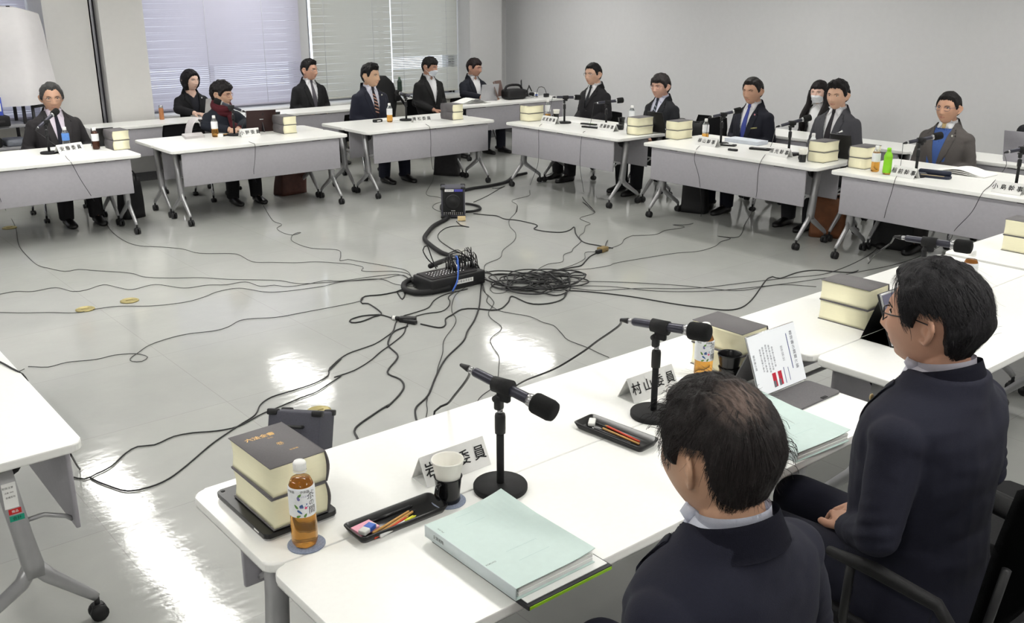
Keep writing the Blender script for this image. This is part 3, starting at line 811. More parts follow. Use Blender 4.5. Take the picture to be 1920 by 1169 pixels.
def person(label, head, rz, hyaw=0, hpitch=0, hroll=0, s=1.05, sl=.95, wid=1.0, dep=1.0, belly=0.0, lean=.05, pose='lap', poseR=None, hair=None, hairrgb=(28, 24, 24),
           skinrgb=(205, 158, 126), suit=(40, 42, 52), trouser=None, shirt=(232, 232, 236), tie=None, tiestripe=None, vest=None, outfit='suit', glasses=None, mask=None,
           voxel=.0046, fine=False, badge=None, nametag=False, square=False, scarf=None, neckline=0, hipz=None, legs=True, vdepth=.30, headscale=1.05, eyes_closed=False, blouse=None, buttons=0):
    """head = room position of the head's centre; everything else hangs below it"""
    hx, hy, hz_ = head
    ax = .725 * sl                       # hip to head centre
    hip = hipz if hipz is not None else max(.36, min(.56, hz_ / s - ax))
    hc = Vector((0, lean * .6 * sl - .035, hz_ / s))
    neck_z = hip + .615 * sl
    # world placement
    Rz = Matrix.Rotation(rz, 4, 'Z')
    off = Rz @ Vector((hc.x * s, hc.y * s, 0))
    root_loc = Vector((hx - off.x, hy - off.y, 0))
    HM = Matrix.Translation(hc) @ Matrix.Rotation(R(hyaw), 4, 'Z') @ Matrix.Rotation(R(hpitch), 4, 'X') @ Matrix.Rotation(R(hroll), 4, 'Y') @ Matrix.Diagonal((headscale, headscale, headscale * .905, 1))
    # ---- body surface: head, neck, trunk, arms, hands, legs grown together
    U, hf = dirs(144, 112) if fine else dirs(96, 80)
    hco = head_shape(U)
    mb = MB()
    mb.M = HM
    mb.raw([tuple(c) for c in hco], hf)
    for e in (-1, 1): ear_parts(mb, e)
    mb.M = None
    nb = Vector((0, lean * .58 * sl + .008, neck_z))
    nk = HM @ Vector((0, .022, -.045))
    jw = HM @ Vector((0, -.012, -.085))
    mb.tube([nb - Vector((0, 0, .06)), nb + Vector((0, 0, -.01)), nb.lerp(nk, .5), nk], [(.068, .072), .060, .055, .056], 20)
    mb.sphere(tuple(jw), (.048, .052, .028), 16, 10)
    mb.loft(torso_rings(hip, sl, wid, dep, belly, lean))
    sh = [Vector((e * .150 * wid, lean * .5 * sl + .012, hip + .474 * sl)) for e in (1, -1)]
    arms = []
    for e, S in zip((1, -1), sh):
        el, wr = POSES[pose if e > 0 or poseR is None else poseR]
        E = Vector((e * el[0] * wid * .86, el[1] + lean * .25, hip + el[2])); Wp = Vector((e * wr[0], wr[1], hip + wr[2]))
        if (pose if e > 0 or poseR is None else poseR) in ('table', 'clasp'): Wp.z = TZ / s + .034; E.z = max(E.z - .03, Wp.z + .03)
        arms.append((S, E, Wp, e))
        mb.sphere(tuple(S), (.048, .052, .048), 14, 10)
        mb.tube([S, S.lerp(E, .35), S.lerp(E, .75), E], [.047, .044, .039, .037], 14)
        mb.sphere(tuple(E), .040, 12, 8)
        mb.tube([E, E.lerp(Wp, .3), E.lerp(Wp, .7), Wp], [.040, .041, .034, .027], 14)
        d = (Wp - E).normalized()
        inward = Vector((-e * .35, 0, 0)) if (pose if e > 0 or poseR is None else poseR) in ('clasp', 'lap', 'low') else Vector((-e * .08, 0, 0))
        hand(mb, Wp + d * .012, d * Vector((1, 1, .35)) + inward, (0, 0, 1), e, curl=.42 if pose != 'clasp' else .62)
    legp = []
    for e in (1, -1):
        Hp = Vector((e * .095, -.02, hip)); K = Vector((e * .115, -.42, hip + .01)); A = Vector((e * .12, -.40 - .04 * (e > 0), .085))
        legp.append((Hp, K, A, e))
        mb.tube([Hp, Hp.lerp(K, .5), K], [.082, .070, .056], 16); mb.sphere(tuple(K), .055, 12, 8)
        mb.tube([K, K.lerp(A, .3), K.lerp(A, .7), A], [.053, .053, .042, .036], 14)
        mb.tube([A, A + Vector((0, -.06, -.047)), A + Vector((0, -.13, -.062))], [.036, .024, .016], 12)
    co = [v.co[:] for v in mb.bm.verts]; mb.bm.verts.index_update(); fs = [tuple(v.index for v in f.verts) for f in mb.bm.faces]; mb.bm.free()
    bco, bfs = evaluated(co, fs, voxel=voxel, smooth=1)
    sk = skin('_'.join(str(c) for c in skinrgb), skinrgb)
    body = link('person', np_mesh('person', bco, bfs, sk))
    body.location = root_loc; body.rotation_euler = (0, 0, rz); body.scale = (s, s, s)
    tag(body, label, 'person')
    # ---- face details laid on the head
    hb = BVHTree.FromPolygons([tuple(c) for c in hco], hf)
    lips = [(-.024, -.062), (-.012, -.0565), (-.004, -.0555), (0, -.057), (.004, -.0555), (.012, -.0565), (.024, -.062), (.012, -.0685), (0, -.070), (-.012, -.0685)]
    if not mask:
        v, f = drape(lips, hb, .0004, .003, .005); add_mesh('lips', v, f, M_LIP, body, HM)
    for e in (-1, 1):
        br = [(e * .016, .028), (e * .030, .034), (e * .046, .030), (e * .049, .026), (e * .031, .028), (e * .016, .0235)]
        v, f = drape(br, hb, .0016, .004, .005); add_mesh('eyebrow', v, f, M_BROW, body, HM)
        ey = hb.ray_cast(Vector((e * .0315, -1, .012)), Vector((0, 1, 0)))[0]
        m2 = MB(); c = (e * .0315, ey.y + .0035, .012)
        if not eyes_closed:
            m2.sphere(c, (.0125, .0065, .0050), 14, 8); m2.mi = 1; m2.sphere((c[0], c[1] - .0042, c[2] - .0002), (.0052, .0028, .0046), 12, 8)
        m2.mi = 2; m2.tube([(c[0] - .0145, c[1] + .003, c[2] + .0012), (c[0] - .007, c[1] - .0045, c[2] + .0058), (c[0] + .006, c[1] - .0045, c[2] + .0058), (c[0] + .0145, c[1] + .003, c[2] + .0012)], .0016, 6)
        m2.M = None
        me = m2.mesh('eye', [M_EYEW, M_IRIS, M_BROW]); me.transform(HM); link('eye', me, body)
    # ---- hair
    if hair:
        spec = dict(hair); spec.setdefault('seed', random.random() * 9)
        P, f = make_hair(spec, 220 if fine else 110, 150 if fine else 80)
        hm = hairmat('_'.join(str(c) for c in hairrgb), hairrgb)
        hs = thin_hair(hm, HM @ Vector(spec['crown'][:3]), spec['crown'][3]) if spec.get('crown') else hm
        ho = add_mesh('hair', P.tolist(), f, hs, body, HM)
        if spec.get('strands'):
            v, f = strands(spec, spec['strands'], spec.get('len', .05), 5, spec.get('stray', .03), spec.get('width', .0006))
            if v: 
                me = np_mesh('loose_strands', [tuple(HM @ Vector(c)) for c in v], f, hm); so = link('loose_strands', me, ho); so['kind'] = 'stuff'
        for (du, ds_, n_, L_) in spec.get('tufts', ()):
            m2 = MB(); rt = random.Random(n_); du = Vector(du).normalized(); ds_ = Vector(ds_).normalized()
            for q in range(n_):
                u = (du + Vector((rt.gauss(0, .09), rt.gauss(0, .09), rt.gauss(0, .12)))).normalized()
                p = Vector(head_shape(np.array([[u.x, u.y, u.z]]))[0]) + u * .010
                w = (ds_ + Vector((rt.gauss(0, .25), rt.gauss(0, .25), rt.gauss(0, .25)))).normalized(); L = L_ * rt.uniform(.5, 1.1)
                pts = [p, p + (u * .6 + w * .4) * L * .4, p + (u * .45 + w * .75) * L * .8, p + (u * .25 + w * 1.0 + Vector((0, 0, -.25))) * L]
                m2.tube([HM @ k for k in crom(pts, .008)], .00045, 4)
            tf_ = m2.build('hair_tuft', hm, ho); tf_['kind'] = 'stuff'
        if spec.get('long'):
            for e in (-1, 1):
                m2 = MB()
                a = [HM @ Vector((e * .072, -.015, .02)), HM @ Vector((e * .086, -.018, -.06)), HM @ Vector((e * .090, -.03, -.13)), Vector((e * .105, -.115, neck_z - .14)), Vector((e * .10, -.125, neck_z - .24)), Vector((e * .09, -.12, neck_z - .30))]
                m2.tube(crom(a, .04), [(.030, .034)] * 3 + [(.026, .040)] * (len(crom(a, .04)) - 5) + [(.018, .030), (.005, .012)], 14)
                m2.build('hair_lock', hm, body)
            m2 = MB(); a = [HM @ Vector((0, .07, .02)), HM @ Vector((0, .085, -.08)), Vector((0, .10 + lean * .5, neck_z - .05)), Vector((0, .12 + lean * .4, neck_z - .22))]
            m2.tube(crom(a, .05), [(.045, .085)] * len(crom(a, .05)), 16, up=(0, 1, 0)); m2.build('back_hair', hm, body)
    # ---- glasses
    if glasses:
        gm = mat('spectacle_frame_' + '_'.join(map(str, glasses)), glasses, .35, .3, var=.05)
        yl = hb.ray_cast(Vector((.032, -1, .008)), Vector((0, 1, 0)))[0].y - .014
        m2 = MB(); m2.M = HM
        for e in (-1, 1):
            pts = []
            for k in range(17):
                a = 2 * math.pi * k / 16; c, q = math.cos(a), math.sin(a)
                pts.append((e * .033 + .024 * math.copysign(abs(c) ** .7, c), yl + .003 * abs(c) + .006 * max(0, c * e), .007 + .0155 * math.copysign(abs(q) ** .75, q)))
            m2.tube(pts, .0017 if fine else .0015, 6, caps=False)
            m2.tube([(e * .057, yl + .008, .014), (e * .073, yl + .03, .017), (e * .0785, -.01, .018), (e * .079, .016, .012), (e * .074, .03, -.008)], .0016, 6)
        m2.tube([(-.010, yl + .001, .011), (0, yl - .002, .014), (.010, yl + .001, .011)], .0015, 6)
        m2.build('eyeglasses', gm, body)
    if mask:
        mm = mat('mask_' + '_'.join(map(str, mask)), mask, .8, var=.02, scale=60)
        bv = BVHTree.FromPolygons([tuple(c) for c in hco], hf)
        vv, ff = [], []
        n, k = 12, 10
        for i in range(n + 1):
            for j in range(k + 1):
                x = (-1 + 2 * i / n) * .062; z = -.012 - .088 * j / k
                if abs(x) > .04: z = z + (abs(x) - .04) / .022 * (-.055 - z) * .45
                h = bv.ray_cast(Vector((x, -1, z)), Vector((0, 1, 0)))[0]
                y = (h.y if h else -.03) - .007 - .006 * (1 - (x / .062) ** 2) * math.sin(math.pi * j / k)
                y = min(y, -.075 + abs(x) ** 2 * 9 + .0)  if abs(x) < .045 else y
                vv.append(Vector((x, y, z)))
        ff = [(i * (k + 1) + j, (i + 1) * (k + 1) + j, (i + 1) * (k + 1) + j + 1, i * (k + 1) + j + 1) for i in range(n) for j in range(k)]
        mo = add_mesh('face_mask', vv, ff, mm, body, HM)
        m2 = MB(); m2.M = HM
        for e in (-1, 1): m2.tube([(e * .060, -.05, -.03), (e * .076, -.01, .012), (e * .081, .016, .02)], .0014, 5); m2.tube([(e * .058, -.048, -.072), (e * .076, -.01, -.045), (e * .080, .016, -.03)], .0014, 5)
        m2.build('ear_loop', mm, mo)
    # ---- clothes
    wob = len(label) * .37
    inf = .019
    m2 = MB(); m2.loft(torso_rings(hip, sl, wid, dep, belly, lean, .007, low=-.08))
    m2.tube([nb - Vector((0, 0, .05)), nb + Vector((0, 0, .008))], [.066, .0605], 20)
    sv = [v.co.copy() for v in m2.bm.verts]; m2.bm.verts.index_update(); sf = [tuple(v.index for v in f.verts) for f in m2.bm.faces]; m2.bm.free()
    shirtc = blouse or shirt
    sco, sfs = evaluated([tuple(v) for v in sv], sf, voxel=.009, smooth=2)
    scn = neckline
    if scn:   # open neckline
        keep = [f for f in sfs if not (np.mean(sco[list(f)][:, 1]) < nb.y and np.mean(sco[list(f)][:, 2]) > neck_z - scn + abs(np.mean(sco[list(f)][:, 0])) * .9) and np.mean(sco[list(f)][:, 2]) < neck_z + .0]
        sfs2 = keep
    else: sfs2 = sfs
    shm = cloth('shirt_' + '_'.join(map(str, shirtc)), shirtc, .02)
    so = link('shirt', np_mesh('shirt', sco, sfs2, shm), body)
    sb = BVHTree.FromPolygons([tuple(c) for c in sco], sfs)
    # jacket: trunk and sleeves as one garment, with an opening in front
    m2 = MB(); m2.loft(torso_rings(hip, sl, wid, dep, belly, lean, inf, low=-.08))
    for (S, E, Wp, e) in arms:
        m2.sphere(tuple(S + Vector((e * .003, 0, .000))), (.062, .070, .060), 16, 10)
        m2.tube([S, S.lerp(E, .3), S.lerp(E, .75), E], [.064, .062, .054, .051], 16); m2.sphere(tuple(E), .051, 14, 8)
        m2.tube([E, E.lerp(Wp, .35), E.lerp(Wp, .94)], [.051, .049, .039], 16)
    jv = [v.co.copy() for v in m2.bm.verts]; m2.bm.verts.index_update(); jf = [tuple(v.index for v in f.verts) for f in m2.bm.faces]; m2.bm.free()
    jvox = .0075 if fine else .009
    jco, jfs = evaluated([tuple(v) for v in jv], jf, voxel=jvox, smooth=3)
    # cloth folds
    amp = .0045 if fine else .0035
    for i in range(len(jco)):
        p = Vector(jco[i])
        k = mnoise.noise(Vector((p.x * 9, p.y * 9, p.z * 15 + wob))) + .5 * mnoise.noise(Vector((p.x * 22 + wob, p.y * 20, p.z * 34)))
        for (S, E, Wp, e) in arms:
            d = (p - E).length
            if d < .12: k += .9 * (1 - d / .12) * math.sin((p - S).dot((E - S).normalized()) * 170 + 3 * p.y * 20)
        c = Vector((0, nb.y, p.z)); dd = p - c
        for (S, E, Wp, e) in arms:
            if abs(p.x) > .165 * wid: c = S.lerp(E, max(0, min(1, (p - S).dot(E - S) / (E - S).length_squared))); dd = p - c
        if dd.length > 1e-5: jco[i] = p + dd.normalized() * k * amp
    jb = BVHTree.FromPolygons([tuple(c) for c in jco], jfs)
    zv = neck_z - vdepth
    zc = neck_z - .010
    fcen = np.array([jco[list(f)].mean(0) for f in jfs])
    yref = lean * (fcen[:, 2] - hip) + .012
    if outfit == 'suit':
        w = interp(fcen[:, 2], [zv, zv + .06, neck_z - .06, neck_z + .03], [0, .020, .066, .074])
        cut = (fcen[:, 1] < yref - .02) & (np.abs(fcen[:, 0]) < w) & (fcen[:, 2] > zv)
    elif outfit == 'open':
        w = interp(fcen[:, 2], [zv, neck_z - .06, neck_z + .03], [.045, .066, .074])
        cut = (fcen[:, 1] < yref - .02) & (np.abs(fcen[:, 0]) < w)
    else:
        cut = np.zeros(len(jfs), bool)
    rad = np.sqrt(fcen[:, 0] ** 2 + (fcen[:, 1] - nb.y) ** 2)
    cut |= (rad < .066) & (fcen[:, 2] > zc - .03)
    keep = [f for f, c in zip(jfs, cut) if not c]
    jm = cloth('suit_' + '_'.join(map(str, suit)), suit)
    jo = link('jacket', np_mesh('jacket', jco, keep, jm), body)
    bm = bmesh.new(); bm.from_mesh(jo.data)
    bmesh.ops.delete(bm, geom=[v for v in bm.verts if not v.link_faces], context='VERTS')
    bm.to_mesh(jo.data); bm.free()
    # shirt collar and cuffs
    ncol = Vector((0, nb.y, neck_z))
    if outfit != 'knit' and (not neckline or outfit == 'suit'):
        m2 = MB()
        def cf(i, j):
            a = R(18 + 324 * i); back = (1 - math.cos(a)) / 2; r = .0640 + .006 * j
            return Vector((r * math.sin(a), ncol.y - r * math.cos(a) * 1.0 - .002, neck_z + .004 + .032 * back - .045 * j))
        m2.grid(cf, 40, 4)
        bmesh.ops.solidify(m2.bm, geom=list(m2.bm.faces), thickness=.003)
        m2.build('collar', shm, so)
        for e in (-1, 1):
            a0 = [(e * .004, neck_z - .010), (e * .040, neck_z + .022), (e * .066, neck_z + .006), (e * .050, neck_z - .062)]
            v, f = drape(a0, sb, .007, .004, .012, ymax=nb.y - .02); add_mesh('collar_flap', v, f, shm, so)
    # jacket collar round the back of the neck, and lapels
    if outfit in ('suit', 'open'):
        m2 = MB()
        def jcf(i, j):
            a = R(62 + 236 * i); back = (1 - math.cos(a)) / 2
            r = .0745 + .030 * j * (1 - .2 * back)
            return Vector((r * math.sin(a) * 1.05, ncol.y - r * math.cos(a) * .98 + .002, neck_z - .010 + .042 * back - (.050 + .012 * back) * j - .010 * (1 - back)))
        m2.grid(jcf, 36, 5)
        bmesh.ops.solidify(m2.bm, geom=list(m2.bm.faces), thickness=.004)
        m2.build('jacket_collar', jm, jo)
        for e in (-1, 1):
            i0 = .006 if outfit == 'suit' else .045
            lp = [(e * i0, zv - .012), (e * (i0 + .012), zv + .06), (e * .060, neck_z - .085), (e * .074, neck_z - .040), (e * .092, neck_z - .045), (e * .104, neck_z - .085), (e * .098, neck_z - .094), (e * .122, neck_z - .105), (e * .080, zv + .11), (e * .030, zv + .02)]
            v, f = drape(lp, jb, .0060, .004, .014, ymax=nb.y - .015); add_mesh('lapel', v, f, jm, jo)
        if outfit == 'suit':
            for q in range(2):
                h = jb.ray_cast(Vector((.012, -1, zv - .04 - .10 * q)), Vector((0, 1, 0)))[0]
                if h: m2 = MB(); m2.M = Matrix.Translation(h) @ Matrix.Rotation(R(90), 4, 'X'); m2.lathe([(.010, -.001), (.010, .004), (.008, .005), (0, .005)], n=14); m2.build('button', M_BLACK, jo)
    if tie:
        tm = cloth('tie_' + '_'.join(map(str, tie)), tie, .12)
        mats = [tm]
        v, f = drape([(-.016, neck_z - .004), (.016, neck_z - .004), (.012, neck_z - .040), (-.012, neck_z - .040)], sb, .012, .010, .01); to = add_mesh('tie', v, f, tm, body)
        v, f = drape([(-.011, neck_z - .036), (.011, neck_z - .036), (.030, neck_z - .26), (.034, zv - .06), (-.034, zv - .06), (-.030, neck_z - .26)], sb, .0085, .005, .014)
        bl = add_mesh('tie_blade', v, f, tm, to)
        if tiestripe:
            tm2 = cloth('stripe_' + '_'.join(map(str, tiestripe)), tiestripe, .05)
            for q in range(6):
                z = neck_z - .075 - .036 * q; ww = .012 + .018 * min(1, (neck_z - .036 - z) / .22)
                v, f = drape([(-ww, z), (ww, z - .022), (ww, z - .034), (-ww, z - .012)], sb, .0098, .002, .012); add_mesh('tie_stripe', v, f, tm2, to)
    if vest:
        vm = cloth('vest_' + '_'.join(map(str, vest)), vest, .06)
        v, f = drape([(-.085, neck_z - .03), (-.06, neck_z - .045), (0, neck_z - .15), (.06, neck_z - .045), (.085, neck_z - .03), (.07, zv - .05), (-.07, zv - .05)], sb, .0125, .006, .016); add_mesh('knit_vest', v, f, vm, body)
    if scarf:
        sm_ = cloth('scarf_' + '_'.join(map(str, scarf)), scarf, .2)
        sc = None
        for q, (r, dz, th) in enumerate(((.080, .030, .030), (.092, .0, .034), (.086, -.045, .032))):
            m2 = MB(); pts = []
            for k in range(25):
                a = 2 * math.pi * k / 24 + q
                pts.append((r * math.sin(a), ncol.y - r * math.cos(a) * 1.05 - .01, neck_z - .005 + dz - .055 * max(0, math.cos(a)) + .008 * math.sin(3 * a + q)))
            m2.tube(pts, [(th * (1 + .16 * math.sin(5 * k + q)), .020) for k in range(25)], 12, caps=False)
            sc = m2.build('scarf' if sc is None else 'scarf_fold', sm_, body if sc is None else sc)
        v, f = drape([(.0, neck_z - .05), (.06, neck_z - .04), (.075, neck_z - .22), (.02, neck_z - .24)], jb, .018, .014, .016); add_mesh('scarf_end', v, f, sm_, sc)
    if badge:
        h = jb.ray_cast(Vector((.092, -1, neck_z - .095)), Vector((0, 1, 0)))[0]
        if h: m2 = MB(); m2.sphere((h.x, h.y - .010, h.z), (.008, .004, .009), 12, 8); m2.build('lapel_pin', mat('pin_' + '_'.join(map(str, badge)), badge, .3, .3), jo)
    if nametag:
        v, f = drape([(.075, neck_z - .215), (.135, neck_z - .205), (.135, neck_z - .218), (.075, neck_z - .228)], jb, .006, .004, .012); add_mesh('name_badge', v, f, mat('brass_tag', (150, 146, 100), .4, .4), jo)
    if square:
        v, f = drape([(.085, neck_z - .20), (.135, neck_z - .185), (.125, neck_z - .170), (.105, neck_z - .188)], jb, .006, .005, .012); add_mesh('pocket_square', v, f, M_PAPER, jo)
    if legs:
        tr = trouser or suit
        m2 = MB(); m2.loft(torso_rings(hip, sl, wid, dep, belly, lean, .012, low=-.08)[:3])
        for (Hp, K, A, e) in legp:
            m2.tube([Hp + Vector((0, .05, 0)), Hp, Hp.lerp(K, .5), K], [.095, .098, .085, .073], 16); m2.sphere(tuple(K), .072, 14, 8)
            m2.tube([K, K.lerp(A, .35), K.lerp(A, .75), A + Vector((0, .005, -.03))], [.070, .070, .066, .062], 16)
        tv = [v.co[:] for v in m2.bm.verts]; m2.bm.verts.index_update(); tf = [tuple(v.index for v in f.verts) for f in m2.bm.faces]; m2.bm.free()
        tco, tfs = evaluated(tv, tf, voxel=.011, smooth=2)
        link('trousers', np_mesh('trousers', tco, tfs, cloth('trousers_' + '_'.join(map(str, tr)), tr)), body)
        for (Hp, K, A, e) in legp:
            m2 = MB(); y = A.y
            rings = []
            for (dy, w, hh) in ((.055, .018, .05), (.045, .032, .085), (0, .038, .095), (-.06, .040, .072), (-.12, .045, .052), (-.175, .040, .042), (-.20, .018, .03)):
                rr = []
                for k in range(14):
                    a = 2 * math.pi * k / 14; cz = math.sin(a)
                    rr.append((A.x + w * math.cos(a), y + dy, max(0.002, hh / 2 + hh / 2 * (abs(cz) ** .7) * (1 if cz > 0 else -1))))
                rings.append(rr)
            m2.loft(rings); m2.build('shoe', M_SHOE, body)
            m2 = MB(); m2.tube([A + Vector((0, 0, .06)), A + Vector((0, -.003, 0)), A + Vector((0, -.03, -.028))], [.044, .044, .040], 12); m2.build('sock', M_SOCK, body)
    body['_hip'] = hip
    return body, dict(hip=hip, s=s, root=root_loc, rz=rz, arms=arms, neck=neck_z)

def at_rel(info, p):
    """a point in a person's own frame -> room"""
    v = Matrix.Rotation(info['rz'], 4, 'Z') @ (Vector(p) * info['s']); return v + info['root']
SH = dict(style='short', side=.010, top=.020)
# ================================================================ the people at the tables
def seated(label, head, chair_label, rz, arms=False, cz=None, **k):
    b, i = person(label, head, rz, **k)
    if chair_label:
        seat = (i['hip'] - .082) * i['s']
        p = at_rel(i, (0, .035, 0))
        c = chair(p.x, p.y, rz, chair_label, arms=arms, s=cz or max(.7, min(1.12, seat / .43)))
    return b, i
TROW, RROW, FROW = 0.0, R(-90), R(180)
INFO = {}
def cast(key, *a, **k):
    b, i = seated(*a, **k); INFO[key] = i; i['body'] = b; return i
cast('charcoal', 'man in charcoal suit and dark tie with swept grey-black hair and thin glasses', PY(97, 184, 9.74), 'black chair under the man in the charcoal suit', TROW, hyaw=-8, hpitch=6, wid=1.14, dep=1.12, belly=.03,
     hair=dict(style='receding', side=.015, top=.022, part=-.03, seed=1.2), hairrgb=(74, 74, 74), skinrgb=(196, 146, 116), suit=(60, 56, 60), trouser=(44, 42, 46), shirt=(222, 212, 226), tie=(34, 34, 58), glasses=(96, 90, 92), pose='lapwide', vdepth=.40, headscale=1.09)
cast('scarf', 'woman in navy jacket with dark red scarf and clasped hands, speaking into microphone', PY(416, 177, 9.62), 'black chair under the woman in the dark red scarf', TROW, hyaw=38, hpitch=8, hroll=-3, s=.99, sl=.95, lean=-.06, wid=.96,
     hair=dict(style='fringe', side=.024, top=.034, seed=2.1, part=.03, tous=.34), hairrgb=(34, 30, 32), skinrgb=(212, 164, 134), suit=(34, 42, 60), trouser=(24, 24, 28), outfit='knit', blouse=(40, 40, 50), neckline=.0, scarf=(106, 24, 40), glasses=(150, 70, 70), pose='clasp', voxel=.0036, headscale=1.06)
cast('stripe', 'man in navy suit with brown striped tie and thick black hair, staring ahead', PY(695, 143, 9.74), 'black chair under the man with the striped tie', TROW, hyaw=24, hpitch=2,
     hair=dict(style='short', side=.012, top=.030, quiff=.014, seed=3.3), hairrgb=(22, 20, 22), skinrgb=(214, 166, 130), suit=(38, 42, 66), shirt=(226, 226, 240), tie=(52, 46, 60), tiestripe=(206, 158, 140), badge=(230, 225, 215), vdepth=.36, wid=1.04)
cast('bob', 'woman with black bobbed hair in black jacket before lilac blinds', PY(357, 151, 11.32), 'black chair under the woman with bobbed hair', TROW, hyaw=18, hpitch=4, s=1.0, wid=.92,
     hair=dict(style='bob', side=.023, top=.020, seed=4.4), hairrgb=(26, 22, 24), skinrgb=(226, 182, 160), suit=(30, 30, 36), outfit='open', blouse=(34, 36, 50), neckline=.09, badge=(232, 232, 232), pose='table', vdepth=.26, headscale=1.04)
cast('greytie', 'man in black suit with grey tie and glasses between the two blinds', PY(580, 132, 11.32), 'black chair under the man with glasses and grey tie', TROW, hyaw=26, hpitch=3, wid=1.06,
     hair=dict(style='short', side=.011, top=.026, quiff=.010, seed=5.7), hairrgb=(28, 24, 24), skinrgb=(206, 150, 122), suit=(34, 34, 38), tie=(112, 108, 118), glasses=(120, 120, 120), vdepth=.38)
cast('whitemask', 'man in white face mask and black suit, looking down', PY(806, 126, 10.72), 'black chair under the man in the white mask', TROW, hyaw=24, hpitch=12, s=1.03,
     hair=dict(style='fringe', side=.013, top=.022, seed=6.1), hairrgb=(24, 20, 20), skinrgb=(196, 140, 112), suit=(36, 36, 38), mask=(232, 238, 246), neckline=.055, pose='lap', vdepth=.34)
ti = cast('tablet', 'man in navy jacket with open white shirt, holding up a brown tablet', PY(889, 127, 10.72), 'black chair under the man holding the tablet', TROW, hyaw=26, hpitch=10, s=1.0,
     hair=dict(style='fringe', side=.013, top=.020, seed=7.9), hairrgb=(36, 24, 26), skinrgb=(206, 150, 124), suit=(36, 40, 58), glasses=(150, 80, 84), neckline=.06, pose='table', voxel=.0038, vdepth=.40)
cast('corner', 'man in black suit with rimless glasses, seated nearest the corner by the blank wall', PX(1112, 140, 7.97), 'black chair under the man in rimless glasses by the wall', RROW, hyaw=4, hpitch=3,
     hair=dict(style='short', side=.010, top=.018, seed=8.8), hairrgb=(24, 22, 24), skinrgb=(210, 160, 132), suit=(46, 44, 50), tie=(50, 52, 62), glasses=(150, 140, 140), vdepth=.24, headscale=1.03)
cast('helmet', 'man with round full brown-black hair, dark suit and striped blue tie', PX(1238, 163, 7.97), 'black chair under the man with round full hair', RROW, hyaw=6, hpitch=3,
     hair=dict(style='fringe', side=.018, top=.026, seed=9.5), hairrgb=(48, 42, 42), skinrgb=(214, 160, 136), suit=(38, 40, 48), shirt=(220, 222, 240), tie=(60, 66, 84), tiestripe=(150, 158, 170), glasses=(160, 110, 110), vdepth=.36)
cast('bluetie', 'man in navy suit with bright blue tie and small name badge, eyes closed', PX(1411, 172, 7.97), 'black chair under the man with the bright blue tie', RROW, hyaw=6, hpitch=4, wid=1.04,
     hair=dict(style='short', side=.012, top=.022, part=.03, seed=10.2), hairrgb=(34, 30, 30), skinrgb=(194, 142, 112), suit=(32, 35, 54), tie=(62, 74, 150), badge=(220, 150, 160), nametag=True, vdepth=.38, eyes_closed=True)
cast('longhair', 'woman with long black hair and white face mask against the blank wall', PX(1536, 174, 8.92), 'black chair under the woman with long hair', RROW, hyaw=10, hpitch=4, s=.98, wid=.9,
     hair=dict(style='fringe', side=.014, top=.018, seed=11.4, long=True), hairrgb=(30, 24, 26), skinrgb=(222, 176, 156), suit=(40, 36, 40), mask=(226, 228, 232), outfit='open', blouse=(232, 232, 234), vdepth=.26)
cast('greysuit', 'man in mid grey suit with dark tie and white pocket square', PX(1570, 180, 7.97), 'black chair under the man in the mid grey suit', RROW, hyaw=8, hpitch=3, wid=1.05,
     hair=dict(style='short', side=.015, top=.032, quiff=.014, seed=12.6, tous=.34), hairrgb=(26, 22, 24), skinrgb=(212, 162, 132), suit=(92, 92, 100), trouser=(60, 60, 66), tie=(56, 50, 58), square=True, vdepth=.40)
cast('bluevest', 'man in brown-grey suit over blue knitted vest with glasses', PX(1778, 204, 7.97), 'black chair under the man in the blue vest', RROW, hyaw=0, hpitch=0, wid=1.05,
     hair=dict(style='short', side=.010, top=.022, seed=13.3), hairrgb=(28, 24, 24), skinrgb=(204, 148, 116), suit=(112, 106, 104), trouser=(70, 66, 66), tie=(202, 178, 130), vest=(62, 92, 156), glasses=(84, 84, 110), badge=(190, 190, 180), vdepth=.36)
cast('edge', 'person in dark suit cut off by the right border, behind the open grey laptop', PX(1962, 196, 8.92), None, RROW, hair=dict(style='short', side=.011, top=.02, seed=14.2), suit=(34, 36, 46), vdepth=.36, legs=False)
cast('balding', 'man in navy suit seen from behind, dark hair thinning at the crown', PY(1345, 850, .985), 'black armchair of the balding man', FROW, arms=True, hyaw=-4, hpitch=9, hroll=0, wid=1.16, dep=1.15, lean=-.02, headscale=1.10,
     hair=dict(style='short', side=.014, top=.022, seed=15.1, crown=(.012, .062, .106, .060), tufts=[((-.72, .68, .08), (-.4, .3, -.5), 22, .026), ((.75, -.35, .62), (.7, -.6, .0), 26, .028), ((.2, -.6, .8), (.3, -.8, .3), 14, .022)], strands=6500, len=.055, stray=.02, width=.00042, whorl=(.15, .55, .8), view=(.73, .53, .42)), hairrgb=(38, 32, 32), skinrgb=(204, 152, 118), suit=(32, 34, 60), shirt=(214, 218, 232), pose='low', voxel=.0034, fine=True, cz=1.1)
cast('navyback', 'man in navy jacket with thick slicked black hair and black glasses, seen from behind', PY(1752, 600, 1.075), 'black armchair of the man with slicked black hair', FROW, arms=True, hyaw=6, hpitch=2, wid=1.24, dep=1.28, lean=.0, headscale=1.12,
     hair=dict(style='short', side=.017, top=.026, quiff=.004, seed=16.4, strands=4200, len=.075, stray=.006, width=.0007, whorl=(0, -.5, .85), comb=Vector((0, .3, -.1)), view=(.8, .47, .35)), hairrgb=(30, 28, 32), skinrgb=(204, 146, 116), suit=(32, 34, 60), shirt=(210, 208, 220), glasses=(28, 28, 34), badge=(214, 190, 140), pose='low', voxel=.0034, fine=True, cz=1.1)
